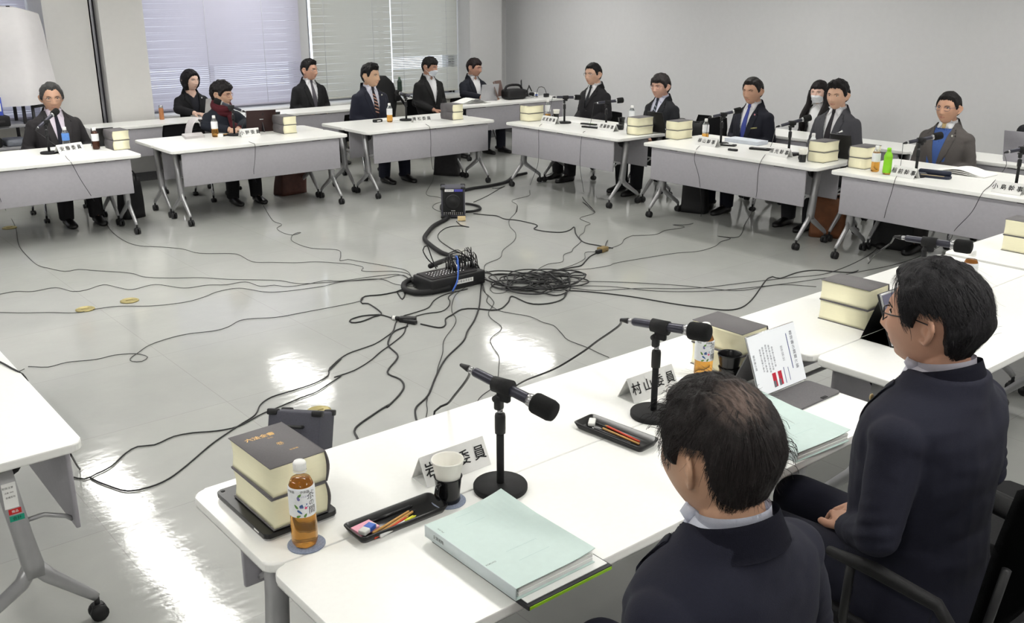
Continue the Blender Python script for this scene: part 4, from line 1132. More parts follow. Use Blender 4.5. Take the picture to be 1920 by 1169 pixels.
chair(2.96, 1.04, FROW, 'empty black armchair beside the man with slicked hair, holding a dark coat', arms=True)
# ================================================================ things on the tables
# --- thick grey law books, two to a stack
def make_book():
    t = thing('law_book', 'thick grey law book', 'book')
    w, d, h = .150, .225, .086
    mb = MB()
    rings = []
    n = 9
    # page block, fore edge slightly hollow at -x, spine side at +x
    for k in range(n):
        f = k / (n - 1); zz = .003 + f * (h - .006); b = .0045 * math.sin(f * math.pi)
        rings.append([(-w / 2 + .004 + b, -d / 2 + .003, zz), (w / 2 - .003 + b, -d / 2 + .003, zz), (w / 2 - .003 + b, d / 2 - .003, zz), (-w / 2 + .004 + b, d / 2 - .003, zz)])
    mb.loft(rings); mb.build('page_block', M_PAGES, t)
    mb = MB()
    mb.box((0, 0, .0015), (w, d, .003), bev=.0012, seg=1); mb.box((0, 0, h - .0015), (w, d, .003), bev=.0012, seg=1)
    out, inn = [], []
    for k in range(n):
        f = k / (n - 1); b = .009 * math.sin(f * math.pi); zz = f * h
        out.append((w / 2 + b, zz)); inn.append((w / 2 + b - .003, zz))
    sec = out + inn[::-1]
    mb.loft([[(x, -d / 2, z) for x, z in sec], [(x, d / 2, z) for x, z in sec]]); mb.build('cover', M_COVER, t)
    return t
proto_book = None
BH = .086
def stack(x, y, rz, where, z=TZ, k=1.0, text=False, tops=True):
    global proto_book
    for i in range(2):
        lb = ('lower' if i == 0 else 'upper') + ' grey law book of the stack ' + where
        if proto_book is None: proto_book = make_book(); o = proto_book
        else: o = copy_tree(proto_book, (0, 0, 0))
        o.location = (x + (.002 if i else 0), y + (.003 if i else 0), z + BH * i); o.rotation_euler = (0, 0, rz + (R(1.2) if i else 0)); o['label'] = lb; o['group'] = 'grey law books in stacks of two'
        o.scale = (k, k, 1)
        if i == 1 and text:
            M0 = Matrix.Translation((0, 0, BH + .0004))
            lettering('六法全書', .020, M0 @ Matrix.Translation((-.012, .062, 0)), M_GOLD, o, 'gold_lettering', .0004)
            lettering('令和', .008, M0 @ Matrix.Translation((.006, .042, 0)), M_GOLD, o, 'gold_lettering')
            lettering('巻', .020, M0 @ Matrix.Translation((.010, -.004, 0)), M_GOLD, o, 'gold_lettering')
            lettering('有斐閣', .008, M0 @ Matrix.Translation((.022, -.052, 0)), M_GOLD, o, 'gold_lettering')
    return o
# spine faces +x in the book's own frame
def bx(u, v, rz, dx, dy, **k):
    p = PZ(u, v, TZ); return p.x + dx, p.y + dy
stack(.972, 2.135, 0, 'on the closed black tablet', z=TZ + .022, k=1.04, text=True)
p = PZ(212, 283, TZ); stack(p.x + .085, p.y + .115, R(180), 'by the dark tea bottle')
p = PZ(531, 252, TZ); stack(p.x + .085, p.y + .115, R(180), 'beside the brown laptop')
p = PZ(848, 226, TZ); stack(p.x + .085, p.y + .115, R(180), 'at the striped tie man')
p = PZ(992, 229, TZ); stack(p.x + .115, p.y + .085, R(90), 'at the table end nearest the corner')
p = PZ(1197, 255, TZ); stack(p.x + .115, p.y + .085, R(90), 'before the round haired man')
p = PZ(1271, 263, TZ); stack(p.x + .115, p.y + .085, R(90), 'beside the blue tie man bag')
p = PZ(1545, 307, TZ); stack(p.x + .115, p.y + .085, R(90), 'before the mid grey suit man')
p = PZ(1623, 319, TZ); stack(p.x + .115, p.y + .085, R(90), 'beside the bright green bottle')
stack(2.725, 2.05, R(0), 'behind the tablet showing a document', k=1.0)
p = PZ(1640, 640, TZ); stack(3.555, 2.055, R(0), 'by the standing tablet near the slicked hair')
stack(5.335, 2.10, R(0), 'at the far end of the near row')
# --- microphones on table stands
M_FOAM = mat('black_foam', (16, 16, 17), .95, var=.3, scale=300, bump=.5, bscale=700)
M_STEEL = mat('steel', (176, 176, 178), .25, .9, var=.04); M_SLATE = mat('slate_metal', (62, 62, 72), .38, .5, var=.06)
def make_mic():
    t = thing('microphone_stand', 'black microphone table stand', 'microphone stand')
    mb = MB(); mb.lathe([(.074, 0), (.0755, .003), (.0755, .012), (.073, .016), (.02, .018), (0, .018)], n=40); mb.build('base', M_BLACKM, t)
    mb = MB(); mb.lathe([(.0105, .016), (.0105, .155), (0, .155)], n=16); mb.build('pole', M_BLACKM, t)
    mb = MB(); mb.lathe([(.0105, .15), (.0145, .152), (.0150, .166), (.0150, .196), (.0135, .203), (.008, .204)], n=18); mb.build('collar', M_BLACK, t)
    mb = MB(); mb.lathe([(.008, .203), (.008, .215), (0, .215)], n=14); mb.build('joint_ring', M_STEEL, t)
    mb = MB(); mb.box((0, .004, .232), (.024, .022, .040), bev=.006); mb.tube([(-.016, .008, .243), (.016, .008, .243)], .008, 10); mb.build('swivel', M_BLACK, t)
    mb = MB(); mb.box((0, -.012, .252), (.018, .040, .030), bev=.005); mb.tube([(0, -.040, .276), (0, .02, .276)], [.0205, .0195], 16); mb.build('clip', M_BLACKM, t)
    m = thing('microphone', 'black microphone in its clip', 'microphone')
    def ax(a): return (0, a - .028, 0)
    mb = MB(); mb.tube([ax(.118), ax(.112), ax(.02), ax(-.060), ax(-.075)], [.0115, .0135, .0140, .0150, .0165], 18); mb.build('handle', M_SLATE, m)
    mb = MB(); mb.tube([ax(-.068), ax(-.088)], [.0172, .0205], 18); mb.build('silver_ring', M_STEEL, m)
    mb = MB(); mb.tube([ax(-.084), ax(-.087), ax(-.093), ax(-.140), ax(-.150), ax(-.154)], [.022, .0265, .0285, .0290, .026, .016], 22); mb.build('foam_windscreen', M_FOAM, m)
    mb = MB(); mb.tube([ax(.116), ax(.136)], .0095, 14); mb.build('connector_ring', M_STEEL, m)
    mb = MB(); mb.tube([ax(.134), ax(.140), ax(.165)], [.0095, .0098, .0050], 14); mb.build('connector', M_BLACK, m)
    return t, m
MIC = make_mic(); _fm = [True]; MICS = {}
def mic(key, x, y, rz, tilt, where, h=1.0, z=TZ):
    """rz: the foam end points to the sitter; tilt>0 raises the foam end"""
    if _fm[0]: t, m = MIC; _fm[0] = False
    else: t, m = copy_tree(MIC[0], (0, 0, 0)), copy_tree(MIC[1], (0, 0, 0))
    t.location = (x, y, z); t.rotation_euler = (0, 0, rz); t.scale = (1, 1, h)
    t['label'] = 'black round based microphone stand ' + where; t['group'] = 'microphone stands'
    m['label'] = 'black foam tipped microphone clipped on the stand ' + where; m['group'] = 'microphones'
    Rm = Matrix.Rotation(rz, 4, 'Z')
    c = Vector((x, y, z)) + Rm @ Vector((0, 0, .278 * h))
    m.location = c; m.rotation_euler = (R(-tilt), 0, rz)
    M = Matrix.Translation(c) @ Rm @ Matrix.Rotation(R(-tilt), 4, 'X')
    MICS[key] = M @ Vector((0, .137, 0))
    return t
mic('near', 1.497, 1.86, R(14), -11, 'beside the white paper cup', h=1.12)
mic('near2', 2.19, 1.925, R(12), 4, 'behind the hair of the balding man', h=1.12)
p = PZ(1738, 455, 1.0); mic('near3', p.x, p.y, R(12), 0, 'half hidden behind the slicked black hair', h=1.1)
def micp(key, u, v, rz, tilt, where, **k):
    p = PZ(u, v, TZ); return mic(key, p.x, p.y, rz, tilt, where, **k)
micp('t1', 93, 288, R(122), 26, 'in front of the charcoal suit man')
micp('t2', 440, 254, R(236), 22, 'in front of the red scarf woman')
micp('t3', 762, 226, R(180), 6, 'beside the nameplate of the striped tie man')
micp('r1', 1058, 231, R(64), -2, 'before the man nearest the room corner')
micp('r2', 1136, 242, R(62), 5, 'between the nameplate and the round haired man')
micp('r3', 1351, 271, R(58), 12, 'in front of the bright blue tie man')
micp('r4', 1478, 291, R(58), 14, 'in front of the mid grey suit man')
micp('r5', 1716, 331, R(60), 10, 'in front of the blue vest man')
micp('r6', 1904, 352, R(60), 10, 'at the cut off wall row end')
# --- folded name plates
M_PLATE = mat('plate_white', (228, 228, 226), .4, var=.02)
def nameplate(x, y, rz, text, label, L=.225, near=False):
    t = thing('name_plate', label, 'name plate', (x, y, TZ), rz, 'folded name plates'); h = .078; d = .040
    mb = MB()
    for s in (-1, 1):
        a = Vector((0, s * d, 0)); b = Vector((0, 0, h)); n = Vector((0, h * s, d)).normalized() * .0025
        mb.raw([(-L / 2, a.y, a.z + .001), (L / 2, a.y, a.z + .001), (L / 2, b.y, b.z), (-L / 2, b.y, b.z),
                (-L / 2, a.y - n.y, a.z + .001), (L / 2, a.y - n.y, a.z + .001), (L / 2, b.y, b.z - .004), (-L / 2, b.y, b.z - .004)],
               [(0, 1, 2, 3), (7, 6, 5, 4), (0, 4, 5, 1), (1, 5, 6, 2), (3, 7, 4, 0), (2, 6, 7, 3)], False)
    mb.box((0, 0, .0015), (L, .070, .002))
    mb.build('card', M_PLATE, t)
    for s in (-1, 1):
        M0 = frame_matrix((0, s * d * .5 + s * .0022, h * .5 + .0006), (-s, 0, 0), (0, -s * d, h))
        lettering(text, .044, M0, M_INK, t, 'lettering', .0005)
    return t
nameplate(1.455, 2.03, 0, '岩 田 委 員', 'white folded name plate behind the white paper cup')
nameplate(2.325, 2.07, R(0), '村 山 委 員', 'white folded name plate beside the second near microphone pole')
def plt(a, b, rz, text, label):
    p, q = PZ(*a, TZ), PZ(*b, TZ); c = (p + q) / 2; v = q - p
    nrm = Vector((-v.y, v.x, 0)).normalized()
    if nrm.dot(c) < 0: nrm = -nrm
    c = c + nrm * .04
    nameplate(c.x, c.y, math.atan2(v.y, v.x), text, label, max(.2, min(.25, v.length)))
plt((112, 290), (160, 283), 0, '安 藤 委 員', 'white name plate at the charcoal suit man, beside the blue water bottle')
plt((455, 258), (487, 255), 0, '小 野 委 員', 'white name plate at the red scarf woman, below the brown laptop')
plt((776, 231), (808, 229), 0, '青 松 委 員', 'white name plate at the striped tie man, beside the books')
plt((1013, 230), (1040, 234), 0, '成 瀬 幹 事', 'white name plate at the corner man, by the books nearest the corner')
plt((1119, 243), (1150, 248), 0, '遠 藤 幹 事', 'white name plate before the round haired man')
plt((1303, 271), (1340, 277), 0, '横 山 幹 事', 'white name plate at the bright blue tie man')
plt((1440, 291), (1475, 297), 0, '恒 光 幹 事', 'white name plate at the mid grey suit man, by the white topped cup')
plt((1668, 329), (1712, 337), 0, '稲 前 幹 事', 'white name plate at the blue vest man, by the green bottle')
plt((1858, 360), (1912, 368), 0, '小 島 幹 事', 'white name plate cut by the right border, at the last wall row microphone')
# --- bottles
M_TEA = mat('amber_tea', (236, 178, 92), .05, trans=.88, var=.05, ior=1.3)
M_TEAD = mat('dark_tea', (78, 44, 28), .15, trans=.3, var=.05)
M_PET = mat('clear_plastic', (236, 240, 242), .08, trans=.9, var=.01, ior=1.2)
M_GREENB = mat('green_label', (140, 212, 40), .45, var=.04); M_BLUEL = mat('blue_label', (96, 146, 220), .45, var=.08, scale=60)
M_LABEL = mat('white_label', (232, 234, 236), .45, var=.05, scale=70)
M_LEAFG = mat('leaf_green', (96, 140, 60), .5, var=.1); M_LEAFP = mat('leaf_purple', (120, 116, 164), .5, var=.1); M_LEAFB = mat('leaf_blue', (60, 96, 150), .5, var=.1); M_PINK = mat('pink_berry', (220, 90, 130), .5, var=.05)
def wrap_on(mb, vs, fs, r, z0, a0, x0=0):
    co = []
    for (x, y, z) in vs:
        a = a0 + (x + x0) / r; co.append((r * math.sin(a), -r * math.cos(a), z0 + y))
    mb.raw(co, fs, False)
def bottle(x, y, label, liquid=M_TEA, lab=M_LABEL, fill=.9, h=.205, r=.032, z=TZ, detail=False, full_label=False, rz=0.0, cap=M_WHITE, capr=.0155):
    t = thing('tea_bottle' if liquid in (M_TEA, M_TEAD) else 'plastic_bottle', label, 'bottle', (x, y, z), rz, 'plastic drink bottles')
    prof = [(.2 * r, .003), (.75 * r, 0), (.95 * r, .006), (r, .014), (r, .30 * h), (.97 * r, .33 * h), (.97 * r, .66 * h), (r, .69 * h), (.98 * r, .72 * h), (.70 * r, .82 * h), (.46 * r, .885 * h), (.42 * r, .93 * h)]
    zf = fill * h * .9
    low = [(a, b) for a, b in prof if b <= zf]; 
    rr = np.interp(zf, [b for a, b in prof], [a for a, b in prof])
    mb = MB()
    if detail:      # ribbed octagonal body
        rings = []
        for (a, b) in low + [(rr, zf)]:
            k = 1 if b < .31 * h else 0
            rings.append([(a * (1 - .05 * k * abs(math.sin(4 * th_))) * math.cos(th_), a * (1 - .05 * k * abs(math.sin(4 * th_))) * math.sin(th_), b) for th_ in [2 * math.pi * j / 32 for j in range(32)]])
        mb.loft(rings)
    else: mb.lathe(low + [(rr, zf), (0, zf)], n=20)
    mb.build('tea' if liquid in (M_TEA, M_TEAD) else 'water', liquid, t)
    if zf < .8 * h:
        up = [(rr, zf + .001)] + [(a, b) for a, b in prof if b > zf + .001]
        mb = MB(); mb.lathe(up, n=20, cap=False); mb.build('clear_shoulder', M_PET, t)
    mb = MB(); cz = .915 * h
    mb.lathe([(capr, cz), (capr * 1.02, cz + .004), (capr, cz + .018), (capr * .85, cz + .0215), (0, cz + .022)], n=24)
    for k in range(24 if detail else 0):
        a = 2 * math.pi * k / 24; mb.box((capr * math.cos(a), capr * math.sin(a), cz + .010), (.0012, .0012, .014))
    mb.lathe([(capr * 1.06, cz - .005), (capr * 1.06, cz - .001)], n=24, cap=False)
    mb.build('cap', cap, t)
    z0, z1 = (.03 * h, .86 * h) if full_label else (.40 * h, .74 * h)
    mb = MB()
    if full_label: mb.lathe([(a * 1.015, b) for a, b in prof if b > .01], n=24, cap=False)
    else: mb.lathe([(r * 1.012, z0), (r * 1.012, .70 * h), (r * .99, .725 * h), (r * .93, z1)], n=32, cap=False)
    l = mb.build('label_wrap', lab, t)
    if detail:
        R2 = r * 1.020
        mb = MB(); vs, fs = text_data('茶', .024); wrap_on(mb, vs, fs, R2, z0 + .056, .62)
        vs, fs = text_data('の', .017); wrap_on(mb, vs, fs, R2, z0 + .036, .66)
        vs, fs = text_data('間', .022); wrap_on(mb, vs, fs, R2, z0 + .016, .68)
        mb.build('lettering', M_INK, l, fix=False)
        mb = MB(); vs, fs = text_data('伊藤園', .0075); wrap_on(mb, vs, fs, R2, z0 + .0685, .15); vs, fs = text_data('伊藤園', .0075); wrap_on(mb, vs, fs, R2, z0 + .0685, -.95); mb.build('lettering', M_INK, l, fix=False)
        mb = MB(); vs, fs = text_data('くつろぎの', .0055); wrap_on(mb, vs, fs, R2, z0 + .056, .02); mb.build('lettering', M_LEAFP, l, fix=False)
        vs = []
        def leaf(a, zz, L, wd, ang):
            P = []
            for k in range(10):
                f = 2 * math.pi * k / 10; xx, yy = L * math.cos(f), wd * math.sin(f) * (1 - .3 * math.cos(f))
                P.append((xx * math.cos(ang) - yy * math.sin(ang), xx * math.sin(ang) + yy * math.cos(ang), 0))
            return P, [tuple(range(10))], a, zz
        for nm, mm, its in (('leaf_print', M_LEAFG, [(-.25, .060, .006, .003, .8), (-.55, .030, .007, .003, 2.2), (.1, .006, .006, .003, 1.0), (-.4, .004, .006, .003, .4)]), ('leaf_print', M_LEAFP, [(-.35, .052, .006, .0035, 1.9), (.05, .028, .012, .002, .1)]), ('leaf_print', M_LEAFB, [(-.3, .016, .008, .003, -.7), (.0, .033, .011, .004, .3)]), ('berry_print', M_PINK, [(.18, .026, .0035, .0035, 0)])):
            mb = MB()
            for it in its:
                P, f, a, zz = leaf(*it); wrap_on(mb, P, f, R2, z0 + zz, a)
            mb.build(nm, mm, l, fix=False)
    return t
def btl(u, v, label, **k):
    p = PZ(u, v, TZ); return bottle(p.x, p.y, label, **k)
M_CAPW = M_WHITE
bottle(.942, 1.945, 'amber tea bottle with leaf printed label on grey felt coaster', detail=True, h=.225, r=.0325, z=TZ + .004, rz=R(-22))
bottle(2.548, 2.018, 'amber tea bottle half hidden behind the balding head', h=.215, r=.0335, detail=True, rz=R(-35))
btl(126, 279, 'clear water bottle with blue label', liquid=M_PET, lab=M_BLUEL, fill=.6, h=.19)
btl(181, 280, 'dark brown tea bottle beside the first book stack', liquid=M_TEAD, h=.19, fill=.95)
btl(404, 257, 'half full tea bottle at the red scarf woman', fill=.5, h=.205)
btl(731, 229, 'half full tea bottle at the striped tie man', fill=.52, h=.20)
btl(1027, 223, 'white labelled bottle behind the corner book stack', fill=.3, h=.21)
btl(1184, 234, 'white capped clear bottle behind the second wall row book stack', liquid=M_PET, fill=.3, h=.20)
btl(1322, 263, 'tea bottle with orange and white label near the bright blue tie man', fill=.35, h=.20)
btl(1521, 301, 'tall clear tea bottle behind the mid grey suit man books', fill=.4, h=.225)
btl(1640, 322, 'amber tea bottle with white label beside the green one', fill=.85, h=.20)
btl(1662, 327, 'bright green labelled tea bottle with green cap', lab=M_GREENB, full_label=True, cap=M_GREENB, h=.20)
p = PZ(1812, 552, TZ); bottle(p.x, p.y, 'bottle showing only its white cap over the slicked hair', fill=.9)
# --- coasters, cups
M_FELT = mat('grey_blue_felt', (138, 146, 166), .95, var=.25, scale=260, bump=.4, bscale=500)
for (x, y, lb) in ((.945, 1.945, 'round grey felt coaster under the tea bottle'), (1.345, 1.895, 'round grey felt coaster under the cup')):
    mb = MB(); mb.lathe([(.046, 0), (.047, .001), (.047, .003), (.046, .004), (0, .004)], n=36); tag(mb.build('felt_coaster', M_FELT, None, (x, y, TZ)), lb, 'coaster', 'grey felt coasters')
M_CUPW = mat('paper_cup_white', (240, 238, 230), .55, var=.02); M_HOLD = mat('black_cup_holder', (18, 18, 20), .22, var=.1); M_COFFEE = mat('coffee', (60, 36, 22), .1)
def cup(x, y, label, z=TZ, white=True, s=1.0, rz=0):
    t = thing('paper_cup' if white else 'black_cup', label, 'cup', (x, y, z), rz, 'cups in black holders')
    mb = MB(); mb.lathe([(.018 * s, .004 * s), (.0225 * s, .008 * s), (.0268 * s, .05 * s), (.0375 * s, .104 * s), (.039 * s, .106 * s), (.038 * s, .109 * s), (.036 * s, .106 * s), (.0255 * s, .05 * s), (.021 * s, .012 * s), (0, .011 * s)], n=32)
    mb.build('cup_liner', M_CUPW if white else M_HOLD, t)
    mb = MB(); mb.lathe([(0, .001), (.027 * s, 0), (.0285 * s, .004 * s), (.0275 * s, .02 * s), (.0322 * s, .060 * s), (.0342 * s, .064 * s), (.033 * s, .065 * s), (.0310 * s, .060 * s), (.029 * s, .05 * s)], n=32)
    if white:
        mb.tube([(-.030 * s, 0, .060 * s), (-.050 * s, 0, .058 * s), (-.056 * s, 0, .042 * s), (-.048 * s, 0, .026 * s), (-.028 * s, 0, .022 * s)], [(.004 * s, .006 * s)] * 5, 10)
    mb.build('cup_holder', M_HOLD, t)
    mb = MB(); mb.lathe([(.0245 * s, .045 * s), (0, .045 * s)], n=24, cap=False); mb.build('drink', M_COFFEE, t)
    return t
cup(1.345, 1.895, 'white paper cup in a glossy black holder on grey felt coaster', z=TZ + .004, s=1.14, rz=R(25))
cup(2.585, 1.935, 'all black cup between tea bottle and propped document', white=False, s=1.1)
for (u, v, lb, w) in ((1043, 224, 'white topped cup in black holder at the corner man', True), (1504, 304, 'white topped cup in black holder at the mid grey suit man', True), (1165, 240, 'small black cup before the round haired man', False)):
    p = PZ(u, v, TZ); cup(p.x, p.y, lb, white=w, s=1.0)
# --- pen trays and what lies in them
M_TRAY = mat('black_tray', (17, 17, 19), .28, var=.1)
def tray(x, y, rz, label):
    t = thing('pen_tray', label, 'tray', (x, y, TZ), rz, 'black pen trays'); w, d, h = .272, .098, .020
    mb = MB()
    o0 = rrect(w - .02, d - .02, .012); o1 = rrect(w, d, .016); i1 = rrect(w - .010, d - .010, .013); i0 = rrect(w - .028, d - .028, .010)
    mb.loft([[(a, b, .0) for a, b in o0], [(a, b, h) for a, b in o1], [(a, b, h + .0015) for a, b in i1], [(a, b, .003) for a, b in i0]])
    mb.build('tray_shell', M_TRAY, t); return t
M_WOOD = mat('pencil_wood', (196, 150, 84), .5, var=.1); M_REDP = mat('red_pencil', (200, 70, 44), .4, var=.05); M_YEL = mat('yellow_marker', (226, 224, 70), .35, var=.04); M_NOTE = mat('pink_note', (244, 176, 194), .7, var=.02)
M_BLUE = mat('blue_band', (60, 100, 190), .45, var=.05); M_ERAS = mat('eraser_white', (226, 226, 222), .6, var=.03); M_BLKP = mat('pen_black', (24, 24, 26), .3, var=.08)
def stick(a, b, r, m, label, nm, cat, tip=None, tm=None):
    a, b = Vector(a), Vector(b)
    o = MB().tube([tuple(a), tuple(b)], r, 6 if nm == 'pencil' else 12).build(nm, m); tag(o, label, cat)
    d = (b - a).normalized()
    MB().tube([tuple(b), tuple(b + d * .012)], [r, .0008], 8).build('tip', tm or M_WOOD, o)
    return o
tray(1.18, 1.895, R(0), 'black pen tray with pink notes, beside the tea bottle')
zt = TZ + .0035
MB().box((1.092, 1.908, zt + .004), (.058, .044, .008), rot=Matrix.Rotation(R(6), 3, 'Z')).build('note_pad', M_NOTE); tag(bpy.context.scene.objects['note_pad'], 'pad of pink sticky notes in the pen tray', 'sticky notes')
e = MB().box((1.086, 1.886, zt + .0145), (.050, .022, .012), bev=.002, rot=Matrix.Rotation(R(22), 3, 'Z')).build('eraser', M_ERAS); tag(e, 'white eraser in a blue sleeve on the pink notes', 'eraser')
MB().box((1.094, 1.8893, zt + .0145), (.026, .0228, .0128), bev=.002, rot=Matrix.Rotation(R(22), 3, 'Z')).build('sleeve', M_BLUE, e)
stick((1.09, 1.866, zt + .010), (1.225, 1.908, zt + .0035), .0036, M_WOOD, 'wooden pencil lying in the tray, nearer the pink notes', 'pencil', 'pencil', tm=M_INK)
stick((1.10, 1.859, zt + .0065), (1.232, 1.900, zt + .0035), .0036, M_WOOD, 'wooden pencil next to the red pen in the tray', 'pencil', 'pencil', tm=M_INK)
stick((1.085, 1.8525, zt + .0035), (1.20, 1.885, zt + .0035), .0035, M_REDP, 'red pen beside the wooden pencils', 'pen', 'pen')
o = stick((1.10, 1.8485, zt + .005), (1.215, 1.8735, zt + .005), .005, M_WHITE, 'white highlighter pen with yellow cap', 'highlighter', 'pen', tm=M_YEL)
MB().tube([(1.185, 1.867, zt + .005), (1.216, 1.8737, zt + .005)], .0056, 12).build('cap', M_YEL, o)
stick((1.10, 1.925, zt + .004), (1.24, 1.926, zt + .004), .004, M_BLKP, 'black pen along the far side of the tray', 'pen', 'pen', tm=M_BLKP)
tray(1.985, 1.895, R(96), 'black pen tray with a red pencil, by the balding head')
o = MB().box((1.985, 2.0, zt + .007), (.022, .045, .012), bev=.003, rot=Matrix.Rotation(R(-50), 3, 'Z')).build('eraser', M_ERAS); tag(o, 'worn grey white eraser at the far end of the second tray', 'eraser')
stick((2.002, 1.81, zt + .004), (2.005, 1.95, zt + .004), .004, M_REDP, 'red pencil in the second tray', 'pencil', 'pencil', tm=M_WOOD)
stick((1.99, 1.80, zt + .0035), (1.985, 1.95, zt + .0035), .0036, M_WOOD, 'tan pencil beside the red one', 'pencil', 'pencil', tm=M_INK)
stick((1.972, 1.82, zt + .004), (1.962, 1.965, zt + .004), .004, M_BLKP, 'black pen in the second tray', 'pen', 'pen', tm=M_STEEL)
# --- folders and binders in the foreground
M_MINT = mat('mint_folder', (196, 214, 210), .55, var=.02, scale=50); M_SPINE = mat('binder_edge', (196, 206, 208), .4, var=.03); M_FBLK = mat('black_folder', (40, 40, 44), .45, var=.08); M_LIME = mat('lime_edge', (150, 200, 40), .5, var=.05)
M_LINE = mat('fold_line', (172, 196, 194), .6, var=.02)
def sheet(mb, fn, nu, nv, th):
    top = [fn(i / nu, j / nv) for i in range(nu + 1) for j in range(nv + 1)]
    n = len(top); ix = lambda i, j: i * (nv + 1) + j
    vs = top + [Vector(p) - Vector((0, 0, th)) for p in top]
    fs = [(ix(i, j), ix(i + 1, j), ix(i + 1, j + 1), ix(i, j + 1)) for i in range(nu) for j in range(nv)]
    fs += [tuple(n + k for k in reversed(f)) for f in fs]
    ring = [ix(i, 0) for i in range(nu + 1)] + [ix(nu, j) for j in range(1, nv + 1)] + [ix(i, nv) for i in range(nu - 1, -1, -1)] + [ix(0, j) for j in range(nv - 1, 0, -1)]
    fs += [(ring[k], n + ring[k], n + ring[(k + 1) % len(ring)], ring[(k + 1) % len(ring)]) for k in range(len(ring))]
    mb.raw([tuple(v) for v in vs], fs, False)
def folder(x, y, rz, w, d, label, extra=True):
    t = thing('document_folder', label, 'folder', (x, y, TZ), rz)
    mb = MB()
    def sh(i, j):
        xx = -w / 2 + w * i; yy = -d / 2 + d * j
        lift = .010 * max(0, (i - .55) / .45) ** 2 * (1 if j < 2 else 1) + .012 * (max(0, i - .5) * 2) * max(0, j - .6) * 2 - .006 * max(0, i - .6)
        return Vector((xx, yy, .032 + lift))
    sheet(mb, sh, 16, 20, .0014); mb.build('front_cover', M_MINT, t)
    mb = MB(); mb.box((0, 0, .0012), (w, d, .0016)); mb.build('back_cover', M_MINT, t)
    mb = MB(); mb.box((-w / 2 + .001, 0, .0165), (.003, d, .032), bev=.001, seg=1); mb.build('spine', M_SPINE, t)
    for k in range(9):
        mb = MB(); o = .0012 * k; ww = w - .016
        mb.box((.004 + .0008 * (k * 5 % 3), -.0005 * (k % 4), .004 + .0026 * k), (ww, d - .012, .0019)); mb.build('paper_sheaf', M_PAPER, t)
    mb = MB()
    for (yy) in (.16, .115, -.05, -.10):
        f = yy / .37 * d
        mb.raw([(w * -.18, f, .0326), (w * .22, f, .0326), (w * .22, f + .0012, .0326), (w * -.18, f + .0012, .0326)], [(0, 1, 2, 3)], False)
    mb.build('printed_lines', M_LINE, t, fix=False)
    lettering('企業戦略', .011, frame_matrix((-w / 2 - .0008, .5 * d - .06, .017), (0, -1, 0), (0, 0, 1)), M_INK, t)
    lettering('FLAT FILE', .006, frame_matrix((-w / 2 + .014, .5 * d - .05, .0329), (0, -1, 0), (1, 0, 0)), M_INK, t)
    lettering('KOKUYO', .007, frame_matrix((-w / 2 + .02, -.18 * d, .0329), (1, 0, 0), (0, 1, 0)), M_INK, t)
    return t
folder(1.302, 1.590, R(0), .245, .355, 'pale mint document folder on black folder, close to the balding man')
mint = bpy.context.scene.objects['document_folder']; mint.location.z = TZ + .0155
t = thing('black_folder', 'black folder with lime green edge beneath the mint folder', 'folder', (1.322, 1.568, TZ), 0)
MB().box((0, 0, .0062), (.262, .372, .0125), bev=.002).build('cover', M_FBLK, t)
MB().box((0, -.1868, .0062), (.255, .0022, .007)).build('lime_edge', M_LIME, t)
MB().box((0, .0, .0136), (.25, .35, .0018)).build('loose_sheet', M_PAPER, t)
folder(2.40, 1.60, R(-4), .25, .36, 'pale mint folder of papers between the two men seen from behind')
# closed tablet in its black case under the near stack
M_CASE = mat('black_case', (22, 22, 25), .35, var=.1); M_GREY = mat('grey_fabric_cover', (104, 102, 104), .8, var=.08, scale=200)
t = thing('tablet', 'closed black tablet computer beneath the near book stack', 'tablet', (.972, 2.165, TZ), 0)
MB().prism(rrect(.205, .300, .012), .006, .020, bev=.003).build('case', M_CASE, t)
MB().prism(rrect(.199, .294, .010), 0, .006, bev=.001).build('back_shell', M_STEEL, t)
MB().lathe([(.006, .0185), (.006, .0205), (.004, .021), (0, .0205)], c=(-.088, .136, 0), n=16).build('camera_lens', M_INK, t)
MB().box((-.098, -.10, .013), (.011, .026, .004)).build('tag_sticker', M_PAPER, t)
# tablet propped on its grey cover, showing a document
M_SCREEN = mat('lit_document', (226, 228, 230), .3, var=0, emit=(222, 226, 232), estr=.16); M_REDS = mat('red_chart', (206, 44, 66), .5, var=.1, scale=60); M_GREYS = mat('grey_chart', (120, 124, 134), .5, var=.1)
t = thing('tablet', 'tablet on its grey cover showing a white document with red charts', 'tablet', (2.692, 1.71, TZ), 0)
w, h = .272, .212
Ms = Matrix.Translation((0, .068, .010)) @ Matrix.Rotation(R(69), 4, 'X')
mb = MB(); mb.M = Ms; mb.box((0, h / 2, -.004), (w, h, .007), bev=.003); mb.build('slab', M_STEEL, t)
mb = MB(); mb.M = Ms; mb.box((0, h / 2, .0002), (w - .006, h - .006, .0012)); sc_ = mb.build('screen', M_SCREEN, t)
DK = mat('document_blue', (44, 60, 130), .5, var=.05)
mb = MB(); mb.M = Ms
for (xx, yy, ww, hh) in [(.074, .118, .0034, .125), (.022, .043, .0026, .056), (.046, .043, .0022, .046)]: mb.box((xx, yy, .001), (ww, hh, .0006))
mb.build('document_bars', DK, sc_)
mb = MB(); mb.M = Ms
for xx in (-.036, -.004): mb.box((xx, .040, .001), (.020, .048, .0006))
mb.build('chart', M_REDS, sc_)
mb = MB(); mb.M = Ms
for xx in (-.040, -.010): mb.box((xx, .026, .0014), (.012, .022, .0006))
mb.build('chart_shade', M_GREYS, sc_)
TXL = mat('document_text', (96, 98, 106), .6, var=.05)
